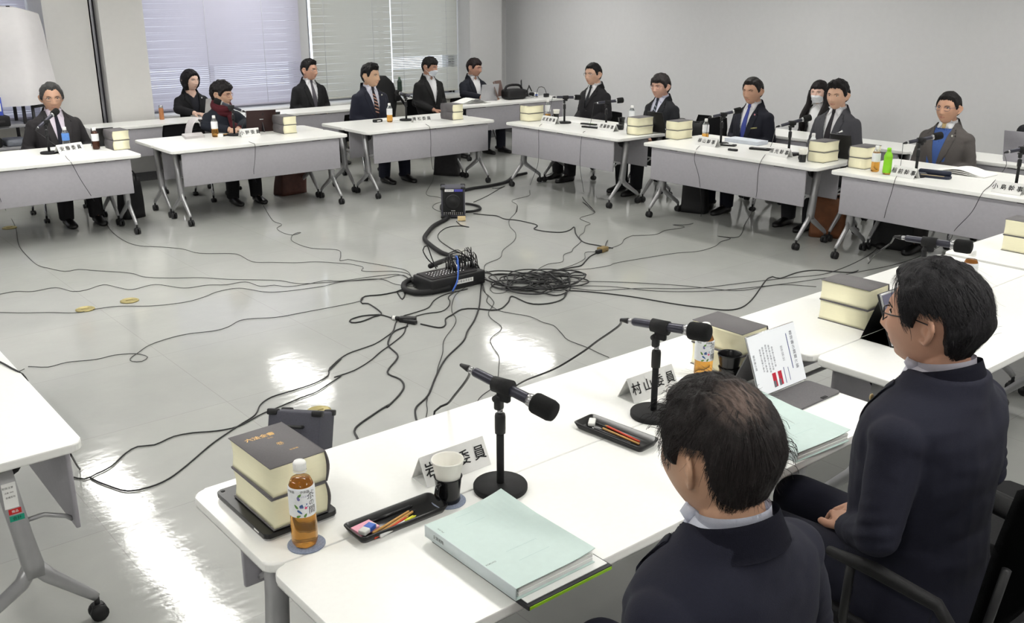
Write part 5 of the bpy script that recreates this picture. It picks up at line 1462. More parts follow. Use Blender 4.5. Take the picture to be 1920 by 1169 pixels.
for k, (xx, n, z) in enumerate([(.098, 8, .017), (-.122, 5, .011), (-.084, 9, .009), (-.068, 10, .009), (-.050, 11, .009), (-.034, 10, .009), (-.018, 8, .009), (.030, 9, .006), (.036, 9, .006)]):
    lettering('報告書の概要と論点整理について'[:n], z, Ms @ Matrix.Translation((xx, .118, .0016)) @ Matrix.Rotation(R(-90), 4, 'Z'), TXL, sc_)
mb = MB(); mb.prism([(a, b) for a, b in rrect(w + .004, .135, .014)], 0, .007, bev=.002); cv = mb.build('folded_cover', M_GREY, t)
MB().box((.045, -.062, .0078), (.030, .012, .003), bev=.001).build('closure_tab', M_INK, cv)
MB().box((0, .170, .078), (w * .9, .004, .165), rot=Matrix.Rotation(R(24), 3, 'X')).build('back_flap', M_GREY, t)
# black stand with a tablet by the third stack
t = thing('tablet', 'tablet standing in a folded black case beside the third near stack', 'tablet', (3.515, 1.80, TZ), R(0))
Ms = Matrix.Translation((0, -.03, .004)) @ Matrix.Rotation(R(68), 4, 'X')
mb = MB(); mb.M = Ms; mb.box((0, .105, 0), (.26, .21, .009), bev=.003); mb.build('slab', M_STEEL, t)
mb = MB(); mb.M = Ms; mb.box((0, .105, .0048), (.245, .195, .0012)); mb.build('screen', mat('dim_screen', (110, 110, 130), .2, var=.03), t)
mb = MB(); mb.M = Ms; mb.box((0, .105, -.008), (.264, .214, .005), bev=.002); mb.build('case_back', M_CASE, t)
mb = MB(); mb.raw([(-.13, -.05, .002), (.13, -.05, .002), (.13, .11, .002), (-.13, .11, .002), (.13, .05, .17), (-.13, .05, .17), (.13, .106, .006), (-.13, .106, .006)], [(0, 1, 2, 3), (4, 5, 7, 6)], False); bmesh.ops.solidify(mb.bm, geom=list(mb.bm.faces), thickness=.004); mb.build('case_fold', M_CASE, t)
# ================================================================ computers, papers, bags, sound gear and the cables
def laptop(x, y, rz, label, rgb, w=.30, d=.21, h=.20, tilt=12, z=TZ, logo=None):
    t = thing('laptop', label, 'laptop', (x, y, z), rz)
    m = mat('laptop_' + '_'.join(map(str, rgb)), rgb, .4, .3, var=.03)
    MB().prism(rrect(w, d, .012, cy=d / 2), 0, .016, bev=.004).build('base', m, t)
    MB().box((0, d * .42, .0164), (w * .88, d * .45, .0016)).build('keyboard', M_BLACK, t)
    Ms = Matrix.Translation((0, .0, .014)) @ Matrix.Rotation(R(90 + tilt), 4, 'X') @ Matrix.Rotation(R(180), 4, 'Y')
    Ms = Matrix.Translation((0, 0, .014)) @ Matrix.Rotation(R(tilt), 4, 'X')
    mb = MB(); mb.M = Ms; mb.box((0, .003, h / 2), (w, .008, h), bev=.003); lid = mb.build('lid', m, t)
    mb = MB(); mb.M = Ms; mb.box((0, .0076, h / 2 + .004), (w - .02, .0012, h - .03)); mb.build('screen', mat('dark_screen', (30, 32, 38), .2), lid)
    if logo:
        mb = MB(); mb.M = Ms; mb.box((0, -.0012, h * .55), (.034, .001, .008)); mb.box((.021, -.0012, h * .55), (.004, .001, .008)); mb.build('logo_mark', M_STEEL, lid)
    return t
laptop(4.365, 9.30, R(-12), 'open dark brown laptop between the red scarf woman and her book stack', (58, 40, 40), w=.30, h=.21, logo='NEC')
laptop(8.09, 10.26, R(-2), 'open light grey laptop on the corner table before the man holding a tablet', (170, 170, 174), w=.28, h=.21)
laptop(8.32, 3.42, R(-90), 'open grey laptop at the right border of the wall table', (160, 158, 166), w=.36, h=.25, logo='DELL')
laptop(4.55, 10.93, R(28), 'open light grey laptop in front of the woman with bobbed hair', (168, 166, 166), w=.30, h=.20)
# tablet in the hand of the man in the corner
i = INFO['tablet']; E = [Wp for (S, E_, Wp, e) in i['arms']]
p = at_rel(i, (E[0].x - .02, E[0].y - .11, E[0].z + .10))
t = thing('tablet', 'brown cased tablet held upright by the man in the far corner', 'tablet', (p.x, p.y, p.z - .10), R(34))
M_BRN = mat('brown_case', (104, 84, 78), .5, var=.06)
for k, (xx, a) in enumerate(((-.085, 10), (.085, -14))):
    mb = MB(); mb.M = Matrix.Translation((xx, -.005, .11)) @ Matrix.Rotation(R(a), 4, 'Z') @ Matrix.Rotation(R(-16), 4, 'X'); mb.box((0, 0, 0), (.15, .010, .21), bev=.004); mb.build('case_half', M_BRN, t)
mb = MB(); mb.box((0, .012, .105), (.06, .012, .20), bev=.003, rot=Matrix.Rotation(R(-16), 3, 'X')); mb.build('slab', M_BLACK, t)
# papers and open books
def papers(pts, label, n=5, cat='documents', name='document_stack', curl=0.0, th=.004, m=None, z=TZ):
    c = sum(pts, Vector()) / 4
    t = thing(name, label, cat, (c.x, c.y, z), 0)
    P = [p - c for p in pts]
    for k in range(n):
        mb = MB(); o = .0015 * (k % 3)
        def fn(i, j, k=k, o=o):
            a = P[0].lerp(P[1], i); b = P[3].lerp(P[2], i); q = a.lerp(b, j)
            return Vector((q.x + o, q.y - o, th * (k + 1) + curl * (k + 1) / n * math.sin(math.pi * min(1, i * 1.0)) ** 2))
        sheet(mb, fn, 10, 4, th * .9); mb.build('sheet', m or M_PAPER, t)
    return t
f = lambda *q: [Vector((a, b, 0)) for a, b in q]
papers(f((3.54, 9.24), (3.73, 9.24), (3.80, 9.48), (3.60, 9.48)), 'stack of pale documents left of the red scarf woman', n=6, m=mat('grey_paper', (200, 196, 196), .7, var=.02))
papers(f((5.72, 9.28), (6.0, 9.20), (6.12, 9.40), (5.86, 9.48)), 'white papers behind the tea bottle of the striped tie man', n=3, th=.002)
papers(f((7.50, 10.12), (7.95, 10.05), (7.98, 10.30), (7.53, 10.36)), 'open white document swelling up on the corner table', n=3, curl=.05, th=.003)
papers(f((7.32, 7.95), (7.32, 7.55), (7.52, 7.55), (7.52, 7.95)), 'white sheets in front of the man nearest the corner', n=2, th=.002)
papers(f((7.36, 3.72), (7.36, 3.30), (7.58, 3.30), (7.58, 3.72)), 'open white booklet before the blue vest man', n=3, curl=.035, th=.003)
papers(f((7.44, 5.82), (7.44, 5.44), (7.60, 5.44), (7.60, 5.82)), 'ring binder and papers beside the bright blue tie man', n=5, th=.007, m=mat('pale_blue_binder', (206, 212, 222), .6))
papers(f((2.36, 9.3), (2.50, 9.3), (2.50, 9.44), (2.36, 9.44)), 'small white memo in front of the charcoal suit man', n=1, th=.002)
# pens, phones, recorders, cases on the far tables
def slab(u, v, size, rz, label, nm, cat, m=M_BLACK, z=TZ, lift=0):
    p = PZ(u, v, z); mb = MB(); mb.prism(rrect(size[0], size[1], min(size[0], size[1]) * .2), 0, size[2], bev=size[2] * .2)
    o = mb.build(nm, m, None, (p.x, p.y, z + lift), (0, 0, rz)); tag(o, label, cat); return o
def partbox(o, c, s, m, nm): MB().box(c, s, bev=min(s) * .2).build(nm, m, o)
o = slab(1374, 283, (.09, .035, .018), R(-86), 'small black voice recorder on the table edge of the blue tie man', 'voice_recorder', 'voice recorder'); partbox(o, (0, 0, .0185), (.04, .02, .002), M_STEEL, 'display')
o = slab(1425, 281, (.19, .075, .016), R(-72), 'black pen case between the two names on the middle wall table', 'pen_case', 'pen case', M_BLACKM); partbox(o, (0, 0, .0165), (.12, .03, .002), M_STEEL, 'clasp')
o = slab(1360, 273, (.20, .08, .014), R(-70), 'dark pen tray at the foot of the blue tie microphone', 'pen_case', 'pen case', M_TRAY); partbox(o, (0, 0, .0145), (.13, .03, .003), M_PAPER, 'slip')
o = slab(1104, 234, (.20, .05, .014), R(-80), 'slim black pen tray before the corner man, farther one', 'pen_case', 'pen case', M_TRAY); partbox(o, (.04, 0, .0145), (.06, .012, .004), M_LEAFG, 'green_pen')
o = slab(1110, 240, (.24, .06, .014), R(-78), 'slim black pen tray before the corner man, nearer one', 'pen_case', 'pen case', M_TRAY); partbox(o, (.02, 0, .0145), (.16, .02, .004), M_GREYS, 'grey_pen')
o = slab(1497, 291, (.12, .07, .02), R(-70), 'black mobile phone behind the mid grey suit name plate', 'mobile_phone', 'phone'); partbox(o, (0, 0, .0205), (.09, .05, .001), M_STEEL, 'screen_glare')
o = slab(1750, 333, (.25, .085, .018), R(-80), 'long dark blue pen case by the blue vest man', 'pen_case', 'pen case', mat('navy_case', (34, 40, 58), .6)); MB().box((0, .024, .035), (.24, .032, .040), bev=.012).build('roll', mat('navy_case', (34, 40, 58), .6), o); partbox(o, (.0, -.028, .019), (.17, .012, .004), mat('tan_ruler', (204, 180, 140), .5), 'ruler')
o = slab(1726, 328, (.14, .10, .03), R(-80), 'grey case beside the blue vest microphone', 'spectacle_case', 'case', mat('grey_case', (120, 122, 128), .4)); partbox(o, (0, 0, .031), (.10, .01, .002), M_STEEL, 'hinge')
o = slab(425, 254, (.22, .09, .012), R(4), 'pen tray between the tea bottle and the red scarf microphone', 'pen_case', 'pen case', M_TRAY); partbox(o, (.02, 0, .0125), (.15, .03, .006), M_WOOD, 'pencils')
o = slab(413, 257, (.05, .05, .03), 0, 'small white packet behind the red scarf tea bottle', 'tissue_packet', 'packet', M_PAPER); partbox(o, (0, 0, .0305), (.03, .006, .002), M_LABEL, 'slit')
o = slab(708, 229, (.11, .05, .03), R(8), 'black case before the striped tie man', 'spectacle_case', 'case'); partbox(o, (0, -.026, .015), (.05, .003, .012), M_PAPER, 'tag')
o = slab(1160, 243, (.10, .05, .05), R(-80), 'black box by the round haired name plate', 'spectacle_case', 'case'); partbox(o, (0, 0, .051), (.06, .02, .002), M_STEEL, 'trim_plate')
# black tablet stands leaning behind the wall-row stacks
def easel(x, y, rz, label, w=.17, h=.20):
    t = thing('tablet_stand', label, 'tablet stand', (x, y, TZ), rz, 'black tablets behind book stacks')
    mb = MB(); mb.box((0, .055, h / 2), (w, .010, h * 1.05), bev=.004, rot=Matrix.Rotation(R(18), 3, 'X')); mb.build('tablet_back', M_CASE, t)
    mb = MB(); mb.raw([(-w / 2, 0, .001), (-w / 2, .14, .001), (-w / 2, .085, h), (-w / 2 + .006, 0, .001), (-w / 2 + .006, .14, .001), (-w / 2 + .006, .085, h)], [(0, 1, 2), (5, 4, 3), (0, 3, 4, 1), (1, 4, 5, 2), (2, 5, 3, 0)], False); mb.build('side_fold', M_CASE, t)
    return t
p = PZ(1197, 255, TZ); easel(p.x + .26, p.y + .05, R(-90), 'black standing tablet behind the round haired man books', w=.20, h=.21)
p = PZ(1545, 307, TZ); easel(p.x + .26, p.y + .05, R(-90), 'black standing tablet behind the mid grey suit man books', w=.20, h=.21)
p = PZ(531, 252, TZ); easel(p.x + .03, p.y + .27, R(0), 'black standing tablet behind the brown laptop books', w=.20, h=.19)
p = PZ(212, 283, TZ); easel(p.x + .03, p.y + .28, R(0), 'black standing tablet behind the dark tea bottle books', w=.18, h=.17)
# --- bags
def bag(x, y, rz, w, d, h, label, m, taper=.75, handles=False, slump=0.0, z=0, nm='bag'):
    t = thing(nm, label, 'bag', (x, y, z), rz, 'bags on the floor')
    rings = []; rnd = random.Random(len(label))
    for k in range(9):
        f = k / 8; ww = w * (1 - (1 - taper) * f * .5); dd = d * (1 - (1 - taper) * f); r = []
        for q in range(28):
            a = 2 * math.pi * q / 28; c, s_ = math.cos(a), math.sin(a); e = .35
            r.append((ww / 2 * math.copysign(abs(c) ** e, c) * (1 + .03 * math.sin(3 * a + 4 * f)) + slump * f * f, dd / 2 * math.copysign(abs(s_) ** e, s_) * (1 + .06 * math.sin(2 * a + 5 * f)), h * f + .004 + .02 * f * math.sin(a * 2 + 1)))
        rings.append(r)
    MB().loft(rings).build('body', m, t)
    MB().box((slump * .9, 0, h * .99), (w * .7, .012, .014), bev=.003).build('zip', M_BLACK, t)
    if handles:
        for s_ in (-1, 1):
            pts = crom([(-w * .22 + slump, s_ * d * .3, h * .8), (-w * .2 + slump, s_ * d * .34, h * 1.15), (slump, s_ * d * .3, h * 1.28), (w * .2 + slump, s_ * d * .34, h * 1.15), (w * .22 + slump, s_ * d * .3, h * .8)], .04)
            MB().tube(pts, .008, 8).build('handle', m, t)
    return t
M_BRL = mat('brown_leather', (84, 52, 44), .55, var=.2, scale=20, bump=.3, bscale=120); M_BLN = mat('black_nylon', (22, 22, 24), .7, var=.2, scale=80, bump=.2); M_TAN = mat('tan_brown_bag', (112, 68, 40), .6, var=.25, scale=12, bump=.2); M_DKG = mat('dark_grey_bag', (46, 44, 46), .7, var=.15)
bag(4.70, 9.42, R(8), .34, .20, .34, 'slouching brown leather bag under the table of the red scarf woman', M_BRL, handles=True, slump=.05)
bag(6.66, 9.26, R(30), .13, .34, .36, 'leaning dark grey briefcase under the striped tie man table', M_DKG, taper=.8, slump=.07)
bag(7.30, 6.02, R(-70), .26, .14, .36, 'tall black nylon bag under the middle wall table', M_BLN, handles=True)
bag(7.42, 4.62, R(-60), .30, .18, .36, 'tan brown bag between the two wall tables', M_TAN, taper=.9)
bag(7.50, 4.02, R(-80), .38, .2, .34, 'wide black bag under the blue vest man table', M_BLN)
bag(2.97, 9.30, R(10), .22, .18, .36, 'black bag behind the table leg of the charcoal suit man', M_BLN, handles=True)
bag(7.93, 6.62, R(-85), .34, .22, .36, 'black bag on the empty seat between the round haired and blue tie men', M_BLN, z=.42)
t = chair(7.98, 6.62, R(-90), 'black chair under the black bag by the blank wall', s=.92)
# white tote bag arching over a chair by the red scarf woman
t = thing('tote_bag', 'grey white tote bag hanging beside the red scarf woman', 'bag', (3.86, 9.72, .48), 0)
M_TOTE = mat('pale_tote', (206, 202, 204), .85, var=.06)
pts = crom([(-.10, 0, 0), (-.10, 0, .20), (-.05, 0, .33), (.03, 0, .35), (.09, 0, .24), (.105, 0, 0)], .03)
MB().tube(pts, [(.09, .012)] * len(pts), 10, up=(0, 1, 0)).build('strap', M_TOTE, t)
MB().box((0, .04, .12), (.19, .05, .24), bev=.02).build('pouch', M_BLN, t)
chair(3.90, 10.0, 0, 'black chair carrying the white tote bag', s=.82)
# big black backpack on a chair behind the man with the striped tie
t = thing('backpack', 'bulky black backpack with camera strap before the closed blind', 'bag', (7.05, 11.25, .44), R(10))
rings = []
for k in range(12):
    f = k / 11; w = (.30 + .10 * math.sin(f * 2.6)) * (1 if f < .85 else 1 - (f - .85) * 3.5); d = .16 * (1 - .4 * f)
    rings.append([(w * math.cos(a) * (1 + .08 * math.sin(3 * a + f * 6)) * .62 - .05 * f, d * math.sin(a), f * .58) for a in [2 * math.pi * q / 24 for q in range(24)]])
MB().loft(rings).build('body', M_BLN, t)
MB().box((.17, -.10, .30), (.10, .06, .12), bev=.02).build('side_pocket', M_BLN, t)
MB().tube(crom([(.22, -.1, .30), (.34, -.12, .12), (.32, -.14, -.05), (.18, -.13, -.10), (.10, -.12, .0)], .04), [(.018, .004)] * len(crom([(.22, -.1, .30), (.34, -.12, .12), (.32, -.14, -.05), (.18, -.13, -.10), (.10, -.12, .0)], .04)), 8).build('camera_strap', M_BLN, t)
chair(7.05, 11.22, 0, 'black chair under the bulky black backpack', s=1.05)
bottle(7.30, 11.20, 'dark green capped bottle poking from the black backpack', liquid=M_TEAD, lab=mat('dark_green_label', (44, 60, 52), .5), cap=mat('green_cap', (90, 120, 100), .5), full_label=True, z=.80, h=.19)
# dark coat and strap on the empty near chair
t = thing('coat', 'dark coat with a buckled strap laid over the empty near chair', 'coat', (2.96, 1.04, .46), R(180))
def ct(i, j):
    x = -.27 + .54 * i; s_ = 1.25 * j - .35
    if s_ < .38: y, z = .215 - .30 * max(0, -s_), .10 + max(0, s_) * 1.05 + .02
    else: y, z = .27 + .10 * (s_ - .38), .50 - .55 * max(0, s_ - .46)
    return Vector((x + .01 * math.sin(9 * j), y - .02 + .022 * math.sin(14 * i + 3 * j) + .012 * math.sin(31 * i), z + .015 * math.sin(9 * i)))
mb = MB(); mb.grid(ct, 40, 40); bmesh.ops.solidify(mb.bm, geom=list(mb.bm.faces), thickness=.012); mb.build('cloth_drape', cloth('coat', (34, 34, 38)), t)
MB().tube(crom([(.20, .30, .48), (.22, .33, .30), (.20, .33, .12), (.14, .33, -.02)], .04), [(.016, .003)] * len(crom([(.20, .30, .48), (.22, .33, .30), (.20, .33, .12), (.14, .33, -.02)], .04)), 8).build('strap', mat('grey_strap', (96, 96, 100), .6), t)
MB().box((.215, .335, .24), (.05, .012, .03), bev=.004).build('buckle', M_STEEL, t)
# --- the corner table's camera gear
t = thing('shoulder_bag', 'black camera bag with arched handle on the corner table', 'bag', (8.50, 10.24, TZ), R(-4))
MB().box((0, 0, .07), (.30, .20, .13), bev=.035, seg=4).build('body', M_BLN, t)
MB().tube(crom([(-.15, 0, .08), (-.12, 0, .17), (0, 0, .19), (.11, 0, .17), (.15, 0, .08)], .03), .016, 10).build('handle', M_BLN, t)
t = thing('headphones', 'tangled headphones and adapters beside the camera bag', 'headphones', (8.74, 10.20, TZ), R(20))
MB().tube([(.075 * math.cos(a), .02 * math.sin(a * 2), .085 + .085 * math.sin(a)) for a in [math.pi * k / 16 for k in range(17)]], .008, 8).build('headband', M_BLACK, t)
for s_ in (-1, 1): MB().lathe([(0, -.02), (.035, -.018), (.036, .014), (.026, .022), (0, .022)], c=(s_ * .075, 0, .05), n=18).build('ear_cup', M_BLACKM, t)
MB().tube(crom([(.08, 0, .03), (.14, -.05, .01), (.22, .0, .008), (.20, .08, .008), (.10, .06, .01)], .02), .004, 6).build('lead', M_CABLE, t)
t = thing('camcorder', 'small camcorder standing behind the headphones in the corner', 'camera', (8.80, 10.36, TZ), R(60))
MB().box((0, 0, .06), (.16, .07, .08), bev=.014).build('body', M_DKG, t); MB().tube([(-.08, 0, .06), (-.12, 0, .06)], .028, 16).build('lens', M_BLACK, t); MB().box((.02, .045, .16), (.07, .008, .14), bev=.003, rot=Matrix.Rotation(R(18), 3, 'Y')).build('flip_screen', M_DKG, t)
o = slab(1002, 182, (.10, .07, .06), R(10), 'small white adapter box on the corner table', 'adapter_box', 'adapter', M_WHITE); partbox(o, (0, -.036, .03), (.05, .003, .02), M_BLUE, 'port')
t = thing('power_adapter', 'black plug with a looped lead at the corner table end', 'power adapter', (9.02, 10.16, TZ), 0)
MB().box((0, 0, .025), (.07, .05, .05), bev=.008).build('brick', M_BLACK, t); MB().tube(crom([(0, 0, .05), (-.04, 0, .13), (-.12, .02, .14), (-.16, .02, .06), (-.18, 0, .01)], .03), .004, 6).build('lead', M_CABLE, t)
# items by the column
t = thing('thermos', 'slim copper coloured flask on the window table', 'flask', (3.965, 10.98, TZ), 0)
M_COP = mat('copper', (186, 126, 84), .35, .4, var=.05)
MB().lathe([(.024, 0), (.026, .004), (.026, .12), (.022, .128), (.022, .15), (.019, .155), (0, .155)], n=22).build('flask_body', M_COP, t); MB().lathe([(.0225, .128), (.0225, .154), (.018, .158), (0, .158)], n=22).build('lid', M_STEEL, t)
bag(3.88, 11.30, R(0), .16, .12, .22, 'black bag on the ledge beside the column', M_BLN, z=.66)
# --- covered rack in the left corner: shelves, posts, binders, white sheet
t = thing('steel_rack', 'grey wheeled shelf rack under the white sheet', 'rack', (2.05, 11.0, 0), 0)
for sx in (-.42, .46):
    for sy in (-.18, .18):
        MB().box((sx, sy, 1.0), (.03, .03, 1.86), bev=.003).build('post', M_DKG, t)
for z in (.30, .545, .765, 1.9): MB().box((.02, 0, z), (.92, .40, .028), bev=.004).build('shelf', mat('grey_shelf', (150, 150, 154), .5), t)
for k, (xx, nm, mm, lb) in enumerate(((.16, 'ring_binder', M_WHITE, 'white binder on the rack shelf under the sheet'), (.24, 'ring_binder', mat('blue_binder', (70, 90, 190), .5), 'blue spined binder on the rack shelf under the sheet'), (.08, 'ring_binder', mat('pale_binder', (170, 172, 180), .5), 'pale grey binder on the rack shelf under the sheet'))):
    o = MB().box((0, 0, .14), (.055, .26, .28), bev=.004).build(nm, mm, None, (2.05 + xx, 10.95, .779)); tag(o, lb, 'binder'); partbox(o, (0, -.131, .18), (.03, .003, .08), M_PAPER, 'spine_label')
o = MB().box((0, 0, .05), (.30, .26, .10), bev=.01).build('equipment_box', M_BLN, None, (2.20, 10.80, .779)); o.location.y = 10.84; tag(o, 'low black box at the front of the rack shelf', 'box'); partbox(o, (0, -.131, .05), (.2, .003, .02), M_DKG, 'face_strip')
for k, (xx, hh, mm, lb) in enumerate(((.12, .10, M_BLN, 'black bundle on the lower rack shelf'), (.36, .07, M_GREYS, 'grey box on the lower rack shelf'))):
    o = MB().box((0, 0, hh / 2), (.20, .26, hh), bev=.02).build('storage_box', mm, None, (2.05 + xx, 10.95, .559)); tag(o, lb, 'box'); partbox(o, (0, -.131, hh / 2), (.08, .004, .02), M_GREYS, 'label_slip')
t = thing('dust_sheet', 'large white sheet draped over the rack in the left corner', 'sheet', (2.05, 11.0, 0), 0)
def ds(i, j):
    x = -.62 + 1.44 * i - .02; 
    edge = max(0, (i - .80) / .20)
    top = 1.955 - .05 * i - .06 * edge
    z = top - (top - .955) * j - (.02 * math.sin(5 * i) * j)
    y = -.235 - .06 * j * math.sin(7 * i + 1.1 * j) - .030 * math.sin(15 * i + 2 * j) * (.3 + j) - .02 * math.sin(11 * (i * .5 + j)) * (1 - j) * i - .012 * math.sin(29 * i + 5 * j) * j + .30 * edge ** 1.5 * (1 - .25 * j)
    x2 = x + .06 * j * edge
    return Vector((x2, y, z))
def dst(i, j):
    a = ds(i, 0); return Vector((a.x, a.y + (.44 - .30 * max(0, (i - .8) / .2)) * j, a.z + .012 * math.sin(math.pi * j)))
M_SHEET = mat('white_sheet', (216, 214, 216), .9, var=.02, scale=14, bump=.25, bscale=9)
mb = MB(); mb.grid(ds, 70, 50); mb.build('front_fall', M_SHEET, t, fix=False); mb = MB(); mb.grid(dst, 40, 10); mb.build('top_fold', M_SHEET, t, fix=False)
t = thing('coat_stand', 'thin black stand arm beside the charcoal suit man', 'stand', (2.58, 10.75, 0), 0)
MB().tube([(0, 0, 0), (0, 0, .97)], .016, 10).build('pole', M_BLACK, t); MB().tube([(0, 0, .95), (.12, -.02, .965)], .014, 8).build('arm', M_BLACK, t); MB().lathe([(.16, 0), (.16, .012), (.02, .03), (0, .03)], n=24).build('base', M_BLACK, t)
# --- monitors on the floor
def monitor(x, y, rz, label, tilt=0, lift=0):
    t = thing('monitor_speaker', label, 'loudspeaker', (x, y, 0), rz, 'black monitor speakers')
    w, h, d = .225, .285, .20
    M0 = Matrix.Translation((0, 0, .004 + lift)) @ Matrix.Rotation(R(tilt), 4, 'X')
    mb = MB(); mb.M = M0; mb.box((0, 0, h / 2 + .006), (w, d, h), bev=.008); mb.build('cabinet', M_CAB, t)
    mb = MB(); mb.M = M0; mb.box((0, -d / 2 - .003, h / 2 + .012), (w - .03, .008, h - .05), bev=.003); g_ = mb.build('grille', M_BLACKM, t)
    mb = MB(); mb.M = M0 @ Matrix.Translation((0, -d / 2 - .008, h * .56)) @ Matrix.Rotation(R(90), 4, 'X'); mb.lathe([(.070, 0), (.072, .003), (.060, .004), (.030, -.004 + .006), (.026, .006), (0, .009)], n=32); mb.build('cone', M_BLACK, g_)
    mb = MB(); mb.M = M0
    for k in range(10): mb.box((-w * .38 + k * w * .084, -d / 2 - .009, h * .17), (.008, .006, .026), bev=.001)
    mb.build('control_sliders', M_STEEL, t)
    mb = MB(); mb.M = M0; mb.box((-.035, -d / 2 - .0085, h * .94), (.085, .003, .022)); mb.build('maker_plate', M_PAPER, t)
    mb = MB(); mb.M = M0; mb.box((.052, -d / 2 - .0085, h * .94), (.08, .003, .022)); mb.build('blue_plate', mat('violet_blue', (84, 82, 176), .5), t)
    lettering('CUSTOM', .016, M0 @ frame_matrix((-.035, -d / 2 - .0105, h * .94), (1, 0, 0), (0, 0, 1)), M_INK, t)
    lettering('POWER', .011, M0 @ frame_matrix((0, -d / 2 - .0095, h * .26), (1, 0, 0), (0, 0, 1)), M_PAPER, t)
    for sx in (-1, 1):
        for sy in (-1, 1):
            for z in (.012, h):
                mb = MB(); mb.M = M0; mb.box((sx * (w / 2 - .016), sy * (d / 2 - .016), z), (.044, .044, .026), bev=.006); mb.build('corner_protector', M_BLACK, t)
    mb = MB(); mb.M = M0; mb.tube([(-.04, d / 2, h * .8), (-.04, d / 2 + .03, h * .8), (.04, d / 2 + .03, h * .8), (.04, d / 2, h * .8)], .008, 8); mb.build('handle', M_BLACK, t)
    return t
M_CAB = mat('speaker_cabinet', (70, 70, 80), .7, var=.12, scale=200, bump=.2)
p = PZ(864, 410, 0); monitor(p.x, p.y + .12, R(-36), 'black floor monitor with blue plate at the end of the cable bundle', 0)
p = PZ(566, 836, 0); monitor(1.64, 3.41, R(-47 + 180), 'dark floor monitor seen from behind, peeking over the near book stack', 22, .045)
o = MB().box((0, 0, .012), (.075, .012, .045), bev=.002, rot=Matrix.Rotation(R(-20), 3, 'X')).build('paper_tag', mat('tan_card', (206, 184, 140), .8), None, (PZ(862, 414, 0).x, PZ(862, 414, 0).y - .03, .014), (0, 0, R(-36))); tag(o, 'tan card leaning on the foot of the floor monitor', 'tag')
# --- mixer case with plugs and blue strap
t = thing('audio_mixer', 'black audio mixer in its case, bristling with plugged leads', 'audio mixer', (3.95, 5.49, 0), R(0))
mb = MB(); mb.box((0, 0, .052), (.48, .24, .10), bev=.010); mb.build('case', M_BLACK, t)
mb = MB(); mb.box((-.02, .0, .105), (.40, .20, .012), bev=.004); pan = mb.build('control_panel', M_DKG, t)
mb = MB()
for a in range(11):
    for b_ in range(4): mb.tube([(-.19 + a * .026, -.075 + b_ * .03, .110), (-.19 + a * .026, -.075 + b_ * .03, .124)], .0048, 8)
mb.build('knobs', M_STEEL, pan)['kind'] = 'stuff'
mb = MB(); mb.box((.05, -.121, .055), (.15, .002, .030)); lb = mb.build('name_strip', M_PAPER, t)
lettering('記者会見室用', .022, frame_matrix((.05, -.1225, .055), (1, 0, 0), (0, 0, 1)), M_INK, lb)
M_BLUE2 = mat('blue_strap', (74, 116, 214), .5, var=.05)
MB().tube(crom([(-.09, -.16, .01), (-.02, -.128, .08), (.035, -.06, .20), (.05, -.02, .215), (.07, -.02, .12)], .02), [(.010, .004)] * len(crom([(-.09, -.16, .01), (-.02, -.128, .08), (.035, -.06, .20), (.05, -.02, .215), (.07, -.02, .12)], .02)), 8).build('blue_strap', M_BLUE2, t)
rnd = random.Random(4)
for k in range(26):
    x = -.02 + .22 * rnd.random(); y = -.06 + .13 * rnd.random(); h = .13 + .07 * rnd.random()
    pl = MB().tube([(x, y, .11), (x, y, .165)], .0062, 8).build('plug', M_STEEL if k % 3 == 0 else M_BLACK, t)
    ex = Vector((.27 + .05 * rnd.random(), -.08 + .25 * rnd.random(), .02)); 
    MB().tube(crom([(x, y, .16), (x + .01, y + .02, h + .05), (x * .5 + .13, y + .06 * rnd.random(), h + .03), tuple(ex)], .03), .0032, 6).build('lead', M_CABLE, pl)
MB().tube(crom([(-.02, .12, .12), (-.09, .13, .18), (-.13, .14, .26), (-.10, .13, .29), (-.07, .12, .20), (-.06, .08, .12)], .02), .0045, 8).build('lead_loop', M_CABLE, t)
MB().box((.245, .0, .06), (.012, .06, .05), bev=.004).build('latch', M_BLACK, t)
# thick sleeve of bundled cable
def cable(zpts, r, label, name='cable', m=M_CABLE, n=6, cat='cable', group=None, step=.03):
    pts = crom(zpts, step)
    o = MB().tube(pts, r, n).build(name, m); tag(o, label, cat, group); return o
def zf(ox, oy, s, pts, z=.005): return [PZ(ox + x / s, oy + y / s, z) for x, y in pts]
A_ = lambda pts, z=.005: zf(640, 300, 3.4286, pts, z)
B_ = lambda pts, z=.005: zf(0, 360, 2.783, pts, z)
C_ = lambda pts, z=.005: zf(600, 460, 3.654, pts, z)
D_ = lambda pts, z=.005: zf(0, 640, 2.21, pts, z)
E_ = lambda pts, z=.005: zf(620, 660, 2.923, pts, z)
G_ = lambda pts, z=.005: zf(900, 480, 8.727, pts, z)
bnd = A_([(1190, 85), (1110, 105), (1060, 140), (960, 165), (850, 182), (790, 195)], .02)
cable(bnd, .017, 'thick black cable sleeve running from the floor monitor to the corner tables', 'cable_sleeve', M_BLN, 10)
bnd = A_([(692, 270), (650, 290), (650, 320), (690, 345)], .02) + A_([(680, 375), (600, 420), (560, 460), (535, 505), (570, 545), (640, 595), (700, 625)], .02) + [Vector((3.86, 5.60, .14))]
cable(bnd, .019, 'thick black cable sleeve from the floor monitor to the mixer', 'cable_sleeve', M_BLN, 10)
cable([Vector((3.72, 5.60, .05))] + A_([(455, 770), (405, 795), (410, 835), (480, 855), (560, 850), (640, 835)], .025) + [Vector((3.86, 5.36, .03))], .020, 'black sleeve looping round the end of the mixer case', 'cable_sleeve', M_BLN, 10)
cable(A_([(800, 282), (845, 288), (885, 300), (890, 318), (845, 330), (800, 334)], .018), .013, 'short black sleeve loop behind the floor monitor', 'cable_sleeve', M_BLN, 8)
